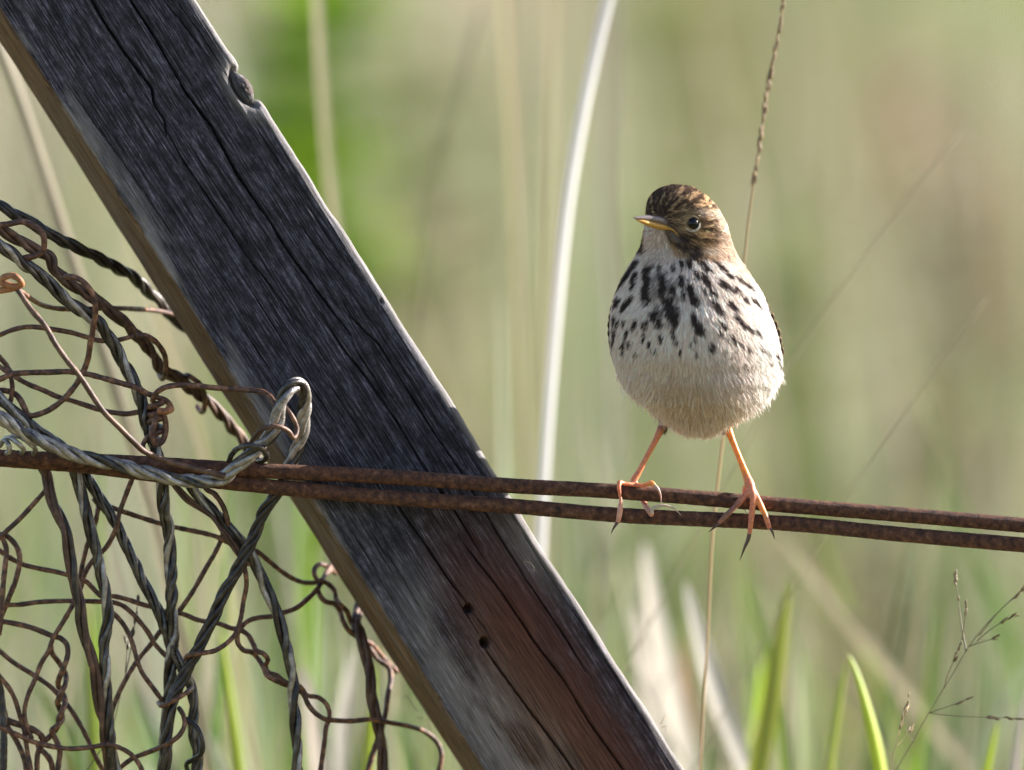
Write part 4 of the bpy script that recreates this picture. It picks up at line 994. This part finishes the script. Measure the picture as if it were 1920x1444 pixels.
# ------------------------------------------------------------------ grasses one can tell apart
def to_ground(C):
    """carry a blade's line on down to the soil"""
    d = C[-1] - C[-2]; d /= np.linalg.norm(d)
    out = [C]
    p = C[-1]; zg = -.02
    d[2] = min(d[2], -.6); d /= np.linalg.norm(d)
    nstep = 5; L = (p[2] - zg) / -d[2]
    for i in range(1, nstep + 1):
        t = i / nstep
        out.append((p + d * L * t * np.array([1 - .55 * t, 1 - .55 * t, 1]))[None])
    return np.vstack(out)
def blade(name, label, cat, pts, y, w, col, group, kind='blade', spread=0.0, mat='grass', twist=None):
    """pts from the top downwards in pixels; y metres behind the fence; w width in pixels"""
    p = np.array(pts, float)
    yy = y + np.linspace(spread, 0, len(p))
    C = to_ground(P(p[:, 0], p[:, 1], yy))
    C = catmull(C, .012)
    n = len(C); t = np.linspace(0, 1, n)
    wpx = w * PX * (DIST + y) / DIST
    if kind == 'stem':
        V, F = tube(C, wpx / 2 * (.75 + .35 * t), 8)
    else:
        T, N, B = frames(C)
        side = np.cross(T, np.array([0, -1.0, 0])); side /= np.linalg.norm(side, axis=1)[:, None]
        fold = np.array([0, -1.0, 0])
        tw = np.sin(t * 3 + y * 9) * .5 if twist is None else twist + .15 * np.sin(t * 5)
        side = side * np.cos(tw)[:, None] + fold * np.sin(tw)[:, None]
        nn = np.cross(side, T)
        L = np.concatenate([[0], np.cumsum(np.linalg.norm(np.diff(C, axis=0), axis=1))])
        wd = wpx * .5 * (np.clip(L / .038, 0, 1)**.55 * .98 + .02 if kind == 'blade' else 1) * (1 - .3 * np.clip((t - .6) / .4, 0, 1))
        wd = np.broadcast_to(wd, (n,))
        V = np.stack([C - side * wd[:, None], C - side * wd[:, None] * .3 + nn * wd[:, None] * .3, C + nn * wd[:, None] * .36, C + side * wd[:, None] * .3 + nn * wd[:, None] * .3, C + side * wd[:, None]], 1).reshape(-1, 3)
        i = np.arange(n - 1)[:, None] * 5; j = np.arange(4)[None]
        F = np.stack([i + j, i + j + 1, i + 5 + j + 1, i + 5 + j], -1).reshape(-1, 4).tolist()
    if kind != 'stem':
        ribs = 1 + .28 * (rng.random(5) - .6)
    c = np.array(col)[None] * (1 + .25 * (fnoise(np.arange(len(V)) * .03, np.arange(len(V)) * 0., 5, 2) - .5))[:, None]
    if kind != 'stem': c = c * np.tile(ribs, n)[:, None]
    o = mesh_obj(name, V, F, M[mat], col=np.clip(c, 0, .9))
    return tag(o, label, cat, group)
GB, GS = 'blurred grass behind the fence', 'blurred dry stems behind the fence'
WH, TN, PK = (.72, .67, .62), (.34, .27, .16), (.34, .28, .22)
blade('grass_plant', 'tall white bleached grass blade arching over beside the bird', 'plant', [(1175, -150), (1158, -60), (1140, 0), (1112, 120), (1084, 260), (1062, 400), (1046, 560), (1032, 720), (1020, 900), (1013, 1050), (1008, 1250)], .25, 33, (.66, .63, .61), GS, 'strap', twist=.75)
blade('grass_plant', 'faint straw coloured upright stem standing nearer the post than the white blade', 'plant', [(940, -120), (950, 0), (958, 160), (968, 330), (978, 550), (986, 800), (990, 1000), (992, 1300)], .62, 17, (.40, .33, .20), GS, 'strap')
blade('grass_plant', 'straw coloured upright stem just touching the white blade', 'plant', [(1042, -120), (1041, 0), (1037, 200), (1030, 480), (1022, 760), (1030, 1000), (1040, 1300)], .60, 15, (.42, .35, .22), GS, 'strap')
blade('grass_plant', 'pinkish faded stem rising between the white blade and the bird', 'plant', [(1152, -80), (1150, 60), (1142, 220), (1136, 380), (1146, 560), (1155, 800), (1160, 1100), (1164, 1350)], .80, 16, (.42, .35, .30), GS, 'strap')
blade('grass_plant', 'pale upright blade against the bright green patch, cut off below by the post', 'plant', [(590, -120), (595, 0), (602, 140), (613, 280), (628, 420), (660, 620), (700, 900), (730, 1200)], .45, 19, (.42, .37, .24), GS, 'strap')
blade('grass_plant', 'pale blade slanting down behind the twisted cables', 'plant', [(-30, 20), (20, 140), (62, 260), (108, 400), (160, 560), (215, 720), (262, 880), (300, 1010), (330, 1150)], .24, 24, (.42, .34, .22), GS, 'strap')
blade('grass_plant', 'faint slim blade between the pale slanting one and the post', 'plant', [(230, 420), (270, 520), (320, 660), (370, 800), (410, 950), (440, 1150)], .42, 14, (.42, .35, .22), GS)
blade('grass_plant', 'long pale blade leaning diagonally out from below the bird\'s foot', 'plant', [(1452, 985), (1478, 1020), (1540, 1100), (1620, 1200), (1700, 1300), (1790, 1410), (1850, 1490)], .55, 24, (.34, .29, .20), GS)
blade('grass_plant', 'thin slanting reddish stem, upper of two in the open meadow beyond the bird', 'plant', [(1800, 250), (1700, 370), (1600, 510), (1510, 640), (1440, 760)], .2, 3.6, (.46, .39, .26), GS, 'stem', mat='stem')
blade('grass_plant', 'thin slanting reddish stem, lower of two in the open meadow beyond the bird', 'plant', [(1850, 560), (1800, 630), (1720, 735), (1640, 850), (1560, 980)], .18, 3.6, (.46, .39, .26), GS, 'stem', mat='stem')
blade('grass_plant', 'dusky slim stem leaning in the olive grass above the post', 'plant', [(900, 20), (880, 90), (862, 170), (838, 250), (815, 330), (790, 520)], .55, 7, (.12, .11, .06), GS, 'stem', mat='stem')
# green and bleached blades low down on the right
YG, GR, PL = (.42, .52, .02), (.22, .30, .06), (.56, .50, .43)
for lab, pts, y, w, col in [
    ('broad yellow green blade with a dry brown tip, below the bird', [(1480, 1090), (1472, 1140), (1460, 1220), (1448, 1310), (1430, 1400), (1415, 1480)], .26, 40, (.38, .42, .05)),
    ('slim green blade crossing behind the brown tipped one', [(1395, 1080), (1415, 1140), (1438, 1220), (1458, 1290), (1470, 1400), (1476, 1480)], .30, 24, GR),
    ('bright lime green blade bent over to a point, under the diagonal pale blade', [(1590, 1225), (1603, 1255), (1620, 1310), (1638, 1380), (1650, 1444), (1660, 1500)], .13, 30, YG),
    ('green blade meeting the lime blade at its tip', [(1590, 1228), (1582, 1270), (1572, 1330), (1560, 1400), (1550, 1480)], .20, 22, (.36, .42, .07)),
    ('short lime green tip beside the fine seed panicle', [(1872, 1350), (1862, 1390), (1850, 1440), (1840, 1500)], .20, 26, YG),
    ('fresh green blade standing close left of the brown tipped one', [(1428, 1230), (1430, 1290), (1425, 1360), (1418, 1430), (1410, 1500)], .40, 34, (.32, .46, .03)),
    ('pale green blade next to the lime blade', [(1500, 1200), (1505, 1280), (1508, 1360), (1510, 1450)], .45, 30, (.30, .34, .18)),
    ('bleached broad blade rising by the post, tallest of the pale ones', [(1208, 1010), (1218, 1080), (1236, 1180), (1258, 1290), (1284, 1400), (1300, 1480)], .42, 44, PL),
    ('bleached blade leaning away from the tallest pale one', [(1283, 1085), (1300, 1150), (1328, 1250), (1362, 1350), (1400, 1440), (1420, 1490)], .34, 36, (.64, .58, .52)),
    ('bleached short blade in the gap between the post and the pale ones', [(1190, 1130), (1202, 1200), (1220, 1290), (1240, 1390), (1255, 1480)], .5, 46, (.60, .52, .46)),
    ('pale straight blade rising at the far edge past the seed panicle', [(1925, 1290), (1915, 1350), (1905, 1420), (1895, 1500)], .24, 26, (.62, .52, .46)),
    ('reddish dry blade low beside the bleached leaning blade', [(1278, 1190), (1282, 1260), (1290, 1340), (1296, 1450)], .48, 30, (.34, .20, .12)),
    ]:
    blade('grass_plant', lab, 'plant', pts, y, w, col, GB)
for lab, pts, y, w, col in [
    ('bright lime green blade standing behind the netting', [(412, 1170), (420, 1230), (432, 1320), (443, 1400), (452, 1480)], .22, 24, YG),
    ('lime green blade hidden mostly behind the near black cable', [(160, 1080), (166, 1160), (172, 1260), (176, 1370), (180, 1480)], .24, 22, (.28, .36, .03)),
    ('lime green blade beside the netting\'s twisted pair', [(112, 1350), (120, 1390), (135, 1440), (150, 1500)], .2, 30, (.28, .33, .04)),
    ('lime green blade between the brown cable and the post', [(705, 1240), (700, 1300), (694, 1380), (688, 1480)], .24, 22, YG),
    ('pale dry blade seen between the long curved cable and the brown cable', [(662, 1205), (654, 1270), (642, 1350), (630, 1480)], .38, 34, (.58, .52, .46)),
    ('blunt pale dry blade beside the long curved cable', [(570, 1245), (580, 1300), (592, 1380), (604, 1480)], .36, 40, (.58, .49, .42)),
    ('pale leaning blade under the netting\'s middle', [(380, 1360), (400, 1400), (420, 1444), (440, 1500)], .3, 26, (.50, .47, .38)),
    ('dull green blade under the netting\'s middle', [(250, 1270), (270, 1340), (300, 1420), (325, 1490)], .36, 36, (.16, .22, .10)),
    ('green leaning blade low behind the netting\'s torn edge', [(60, 1270), (90, 1320), (130, 1400), (160, 1480)], .33, 30, (.15, .23, .05)),
    ('fresh green blade close under the post', [(742, 1330), (752, 1370), (766, 1420), (780, 1490)], .34, 40, (.16, .25, .07)),
    ('soft green tall blade behind the silvery cable', [(340, 880), (345, 960), (350, 1080), (356, 1200), (360, 1400)], .5, 30, (.22, .26, .11)),
    ]:
    blade('grass_plant', lab, 'plant', pts, y, w, col, GB)

def spikelets(C, n, size, col, g, spread=1.0):
    mg = Merge()
    for k in range(n):
        i = int(g.random() * (len(C) - 2)); p = C[i]; d = C[i] - C[i + 1]; d /= np.linalg.norm(d)
        o = g.normal(0, 1, 3); o -= d * (o @ d); o /= np.linalg.norm(o)
        dd = d + o * .25 * spread; dd /= np.linalg.norm(dd)
        L = size * (.7 + .6 * g.random())
        t = np.linspace(0, 1, 5)[:, None]
        V, F = tube(p + o * size * .12 + dd * L * t, L * .17 * np.array([.3, 1, .9, .6, .1]), 5)
        mg.add(V, F, np.array(col) * (.7 + .6 * g.random()))
    return mg.get()
def seed_stem(name, label, pts, y, w, col, head, heads, hcol, size, nsp, group=None, down=True, branches=()):
    p = np.array(pts, float)
    C = P(p[:, 0], p[:, 1], np.full(len(p), y))
    C = catmull(to_ground(C) if down else C, .004)
    e = empty(name, C[-1], label, 'plant', group)
    wpx = w * PX
    t = np.linspace(0, 1, len(C))
    V, F = tube(C, wpx / 2 * (.6 + .5 * np.clip(t * 2, 0, 1)), 7)
    mesh_obj('stalk', V, F, M['stem'], parent=e, col=np.tile(col, (len(V), 1)))
    g = np.random.default_rng(len(label))
    if head:
        hp = np.array(head, float); H = catmull(P(hp[:, 0], hp[:, 1], np.full(len(hp), y)), .001)
        V, F, Cc = spikelets(H, nsp, size, hcol, g, .6)
        o = mesh_obj('seed_head', V, F, M['stem'], parent=e, col=Cc); o['kind'] = 'stuff'
    for bp, bw, ns in branches:
        q = np.array(bp, float); Cb = catmull(P(q[:, 0], q[:, 1], y + np.linspace(0, .004, len(q)) * (1 if len(q) % 2 else -1)), .0012)
        V, F = tube(Cb, np.linspace(bw, bw * .45, len(Cb)) * PX / 2, 5)
        b = mesh_obj('branch', V, F, M['stem'], parent=e, col=np.tile(col, (len(V), 1)))
        if ns:
            V, F, Cc = spikelets(Cb[int(len(Cb) * .45):][::-1], ns, size, hcol, g, .7)
            o = mesh_obj('spikelet', V, F, M['stem'], parent=b, col=Cc); o['kind'] = 'stuff'
    return e
seed_stem('seeding_grass_plant', 'tall thin brown grass stem with narrow seed head passing behind the bird', [(1478, -60), (1470, 0), (1440, 165), (1420, 300), (1405, 400), (1395, 490), (1374, 680), (1352, 850), (1336, 1000), (1326, 1200), (1312, 1444)],
          .075, 6.5, (.48, .35, .20), [(1482, -80), (1470, 0), (1456, 80), (1440, 165), (1430, 230), (1418, 310), (1410, 360)], 1, (.34, .23, .13), .0027, 90)
seed_stem('seeding_grass_plant', 'fine branching grass panicle standing out sharp among the green blades', [(1990, 1040), (1920, 1102), (1880, 1140), (1850, 1170), (1815, 1215), (1790, 1258), (1742, 1336), (1712, 1390), (1680, 1444)],
          .026, 2.7, (.22, .17, .10), None, 0, (.28, .21, .12), .0022, 0, branches=[
          ([(1812, 1222), (1806, 1190), (1801, 1160), (1796, 1120), (1791, 1078)], 3, 9), ([(1804, 1200), (1808, 1170), (1812, 1140), (1813, 1130)], 2.4, 5), ([(1818, 1212), (1840, 1204), (1860, 1198), (1874, 1190)], 2.2, 5),
          ([(1832, 1202), (1850, 1186), (1876, 1168), (1902, 1155)], 2.4, 8), ([(1836, 1192), (1870, 1150), (1900, 1122), (1935, 1090)], 2.4, 8), ([(1770, 1290), (1778, 1262), (1788, 1240), (1798, 1214)], 2.4, 8),
          ([(1742, 1337), (1762, 1330), (1790, 1320), (1818, 1308)], 2, 6), ([(1742, 1337), (1790, 1342), (1850, 1345), (1930, 1347)], 2, 12), ([(1712, 1390), (1700, 1372), (1706, 1366)], 1.6, 2)])
seed_stem('seeding_grass_plant', 'small pale panicle on a hair thin stalk beside the branching one', [(1703, 1312), (1694, 1340), (1684, 1380), (1672, 1430), (1664, 1470)], .02, 2.8, (.40, .31, .17), [(1704, 1308), (1694, 1340), (1684, 1380)], 1, (.38, .28, .15), .0022, 10,
          branches=[([(1684, 1382), (1692, 1350), (1700, 1330)], 2, 4), ([(1680, 1400), (1690, 1390), (1708, 1366)], 1.6, 2)])
seed_stem('seeding_grass_plant', 'dark hair thin dry stem threading through the netting', [(260, 1115), (254, 1160), (246, 1215), (236, 1262), (222, 1320), (208, 1372), (180, 1420), (160, 1450)], .03, 3, (.12, .09, .06), [(258, 1125), (246, 1215)], 1, (.13, .10, .07), .0025, 10,
          branches=[([(235, 1262), (238, 1225), (236, 1200)], 2.6, 6)])

# ------------------------------------------------------------------ the meadow beyond
def meadow(name, label, n, y0, y1, hw, hmin, hmax, wmin, wmax, palette, seed, trans='grass', lean=.25, power=1.0, patch=(1.0, .6)):
    g = np.random.default_rng(seed)
    y = y0 + (y1 - y0) * g.random(n)**power
    x = (g.random(n) * 2 - 1) * (hw[0] + (hw[1] - hw[0]) * (y - y0) / (y1 - y0))
    z = ground_z(x, y)
    cl = fnoise(x * 1.3 * patch[0], y * 1.3 * patch[1], seed, 3)
    hh = (hmin + (hmax - hmin) * g.random(n)**1.3) * (.65 + .7 * cl)
    w = wmin + (wmax - wmin) * g.random(n)
    yaw = g.random(n) * 2 * np.pi
    ld = g.random(n) * 2 * np.pi; la = hh * np.abs(g.normal(0, lean, n))
    sd = np.stack([np.cos(yaw) * .9 + .1, np.sin(yaw) * .6, 0 * x], -1)
    base = np.stack([x, y, z - .01], -1)
    tau = np.array([0, .4, .75, 1.0]); wd = np.array([.8, 1.0, .7, .08])
    off = np.stack([np.cos(ld) * la, np.sin(ld) * la, 0 * x], -1)
    pts = base[:, None] + off[:, None] * (tau**2)[None, :, None] + (hh[:, None] * (tau - .12 * tau**3))[..., None] * np.array([0, 0, 1.0])
    hwid = (w[:, None] * .5 * wd)[..., None] * sd[:, None]
    V = np.stack([pts - hwid, pts + hwid], 2).reshape(-1, 3)
    q = np.array([[0, 1, 3, 2], [2, 3, 5, 4], [4, 5, 7, 6]])
    F = (np.arange(n)[:, None, None] * 8 + q[None]).reshape(-1, 4)
    pal = np.array([c for c, _ in palette]); wt = np.array([b for _, b in palette], float)
    # patches of one kind of grass next to another
    key = np.stack([fnoise(x * patch[0] + 13 * k, y * patch[1] + 7 * k, seed + 31 * k, 2) for k in range(len(pal))], -1) * 4.0 + g.random((n, len(pal))) * .5 + np.log(wt)[None] * .35
    c = pal[key.argmax(1)] * np.exp(g.normal(0, .2, n))[:, None]
    C = np.repeat(np.clip(c, 0, .8), 8, 0)
    o = mesh_obj(name, V, F, M[trans], col=C)
    return tag(o, label, 'grass', kind='stuff')
STRAW, BUFF, OLIVE, GREEN, LIME, BROWN, GREY = (.38, .33, .16), (.52, .415, .325), (.11, .125, .03), (.065, .145, .025), (.20, .35, .015), (.21, .13, .085), (.34, .375, .27)
meadow('meadow_grass', 'fresh and dry grass tips rising close behind the fence', 1900, .30, 1.2, (.55, .8), .60, .75, .004, .010, [(GREEN, 1), (LIME, 1.4), (BUFF, 1.6), (GREY, .8)], 5, patch=(40, 16), lean=.14)
meadow('meadow_grass', 'knee high mixed grass just behind the fence', 3600, .5, 2.6, (.9, 1.5), .42, .66, .003, .007, [(GREEN, 1.2), (STRAW, 1), (BUFF, 1), (OLIVE, 1), (LIME, .9)], 3, patch=(30, 9))
meadow('meadow_grass', 'mixed green and straw coloured meadow grass in the middle distance', 26000, 2.6, 11, (1.5, 3.4), .33, .60, .004, .010, [(GREEN, 1.5), (STRAW, 1.0), (BUFF, 1.5), (OLIVE, 1.0), (GREY, 1.3), (LIME, 1.0), (BROWN, .6)], 11, power=1.1, patch=(17, 4))
meadow('meadow_grass', 'far meadow of olive and buff grass running up to the horizon', 42000, 11, 42, (3.4, 9), .30, .60, .012, .030, [(GREEN, .9), (STRAW, 1.0), (BUFF, 2.2), (OLIVE, .6), (GREY, 2.0), (LIME, .6), (BROWN, .6)], 19, patch=(4.5, 1.1))
meadow('dry_stalks', 'tall thin dry stalks scattered through the meadow', 460, 1.6, 6.0, (1.0, 2.2), .80, 1.15, .003, .006, [(STRAW, 1), (BUFF, 1), (GREY, 1)], 27, lean=.12, patch=(9, 4))

def leafy_plant(label, px, py, Y, n, spread, h, wl, ll, col, seed):
    """a clump whose leaves top out where the pixel's sight line passes Y metres behind the fence"""
    g = np.random.default_rng(seed)
    top = P(np.array(float(px)), np.array(float(py)), Y)
    gz = float(ground_z(np.array([top[0]]), np.array([top[1]]))[0])
    e = empty('leafy_plant', (top[0], top[1], gz), label, 'plant', 'soft leafy plants far behind the post')
    st = Merge(); lf = Merge()
    for k in range(max(2, n // 14)):
        b = np.array([top[0], top[1], gz - .02]) + np.append(g.normal(0, spread * .35, 2), 0)
        tp = np.array([top[0], top[1], top[2]]) + np.append(g.normal(0, spread * .6, 2), -abs(g.normal(0, .06)))
        C = catmull(np.stack([b, (b + tp) / 2 + np.append(g.normal(0, .01, 2), 0), tp]), .05)
        V, F = tube(C, np.linspace(.003, .0012, len(C)), 6); st.add(V, F, np.array(col) * .7)
        for q in range(14):
            u = 1 - g.random()**1.2 * min(1, h / max(.05, tp[2] - gz))
            p = b + (tp - b) * u
            a = g.random() * 6.283; d = np.array([math.cos(a), math.sin(a), .35 + .5 * g.random()]); d /= np.linalg.norm(d)
            sd = np.cross(d, [0, 0, 1.0]); sd /= np.linalg.norm(sd); up = np.cross(sd, d)
            t = np.linspace(0, 1, 6); L = ll * (.6 + .7 * g.random())
            cen = p + d * (L * t)[:, None] - np.array([0, 0, 1.0]) * (L * .35 * t**2)[:, None]
            w = wl * np.sin(np.pi * (t * .9 + .08))**.8
            V = np.stack([cen - sd * w[:, None] * .5 + up * w[:, None] * .12, cen, cen + sd * w[:, None] * .5 + up * w[:, None] * .12], 1).reshape(-1, 3)
            F = [[i * 3 + j, i * 3 + j + 1, i * 3 + j + 4, i * 3 + j + 3] for i in range(5) for j in range(2)]
            lf.add(V, F, np.array(col) * (.7 + .6 * g.random()))
    V, F, C = st.get(); mesh_obj('stalk', V, F, M['stem'], parent=e, col=C)
    V, F, C = lf.get(); o = mesh_obj('foliage', V, F, M['grass'], parent=e, col=C); o['kind'] = 'stuff'
leafy_plant('vivid green leafy plant glowing beyond the upper edge of the post', 480, -60, 2.2, 112, .040, .17, .035, .07, (.22, .36, .008), 1)
leafy_plant('yellow green leafy plant softly blurred high above the bird', 1290, -40, 4.2, 56, .03, .10, .03, .06, (.22, .26, .05), 2)
leafy_plant('dull green leafy plant blurred low beyond the branching panicle', 1790, 1010, 3.0, 70, .045, .3, .03, .07, (.085, .14, .02), 3)
leafy_plant('green leafy plant blurred in the gap under the bird\'s legs', 1130, 1010, 2.6, 70, .03, .3, .03, .07, (.12, .18, .04), 4)
leafy_plant('dark olive leafy clump blurred beyond the post\'s upper edge', 690, 230, 2.6, 70, .035, .35, .03, .065, (.085, .085, .018), 6)
leafy_plant('dull olive clump blurred between the post and the straw stems', 800, 60, 3.4, 56, .03, .4, .03, .065, (.12, .11, .03), 7)
leafy_plant('buff withered clump blurred beside the straw stems', 880, 390, 2.8, 56, .028, .3, .026, .06, (.42, .34, .25), 8)
leafy_plant('rusty tan withered clump blurred in the open meadow above the slanting stems', 1800, 150, 3.6, 56, .03, .22, .03, .06, (.34, .22, .14), 9)
leafy_plant('soft green clump blurred just past the tall seeding stem', 1540, 380, 2.8, 42, .022, .2, .026, .055, (.14, .19, .03), 10)
leafy_plant('grey brown withered clump blurred low in the open meadow', 1600, 800, 2.4, 56, .03, .25, .026, .06, (.24, .18, .12), 11)
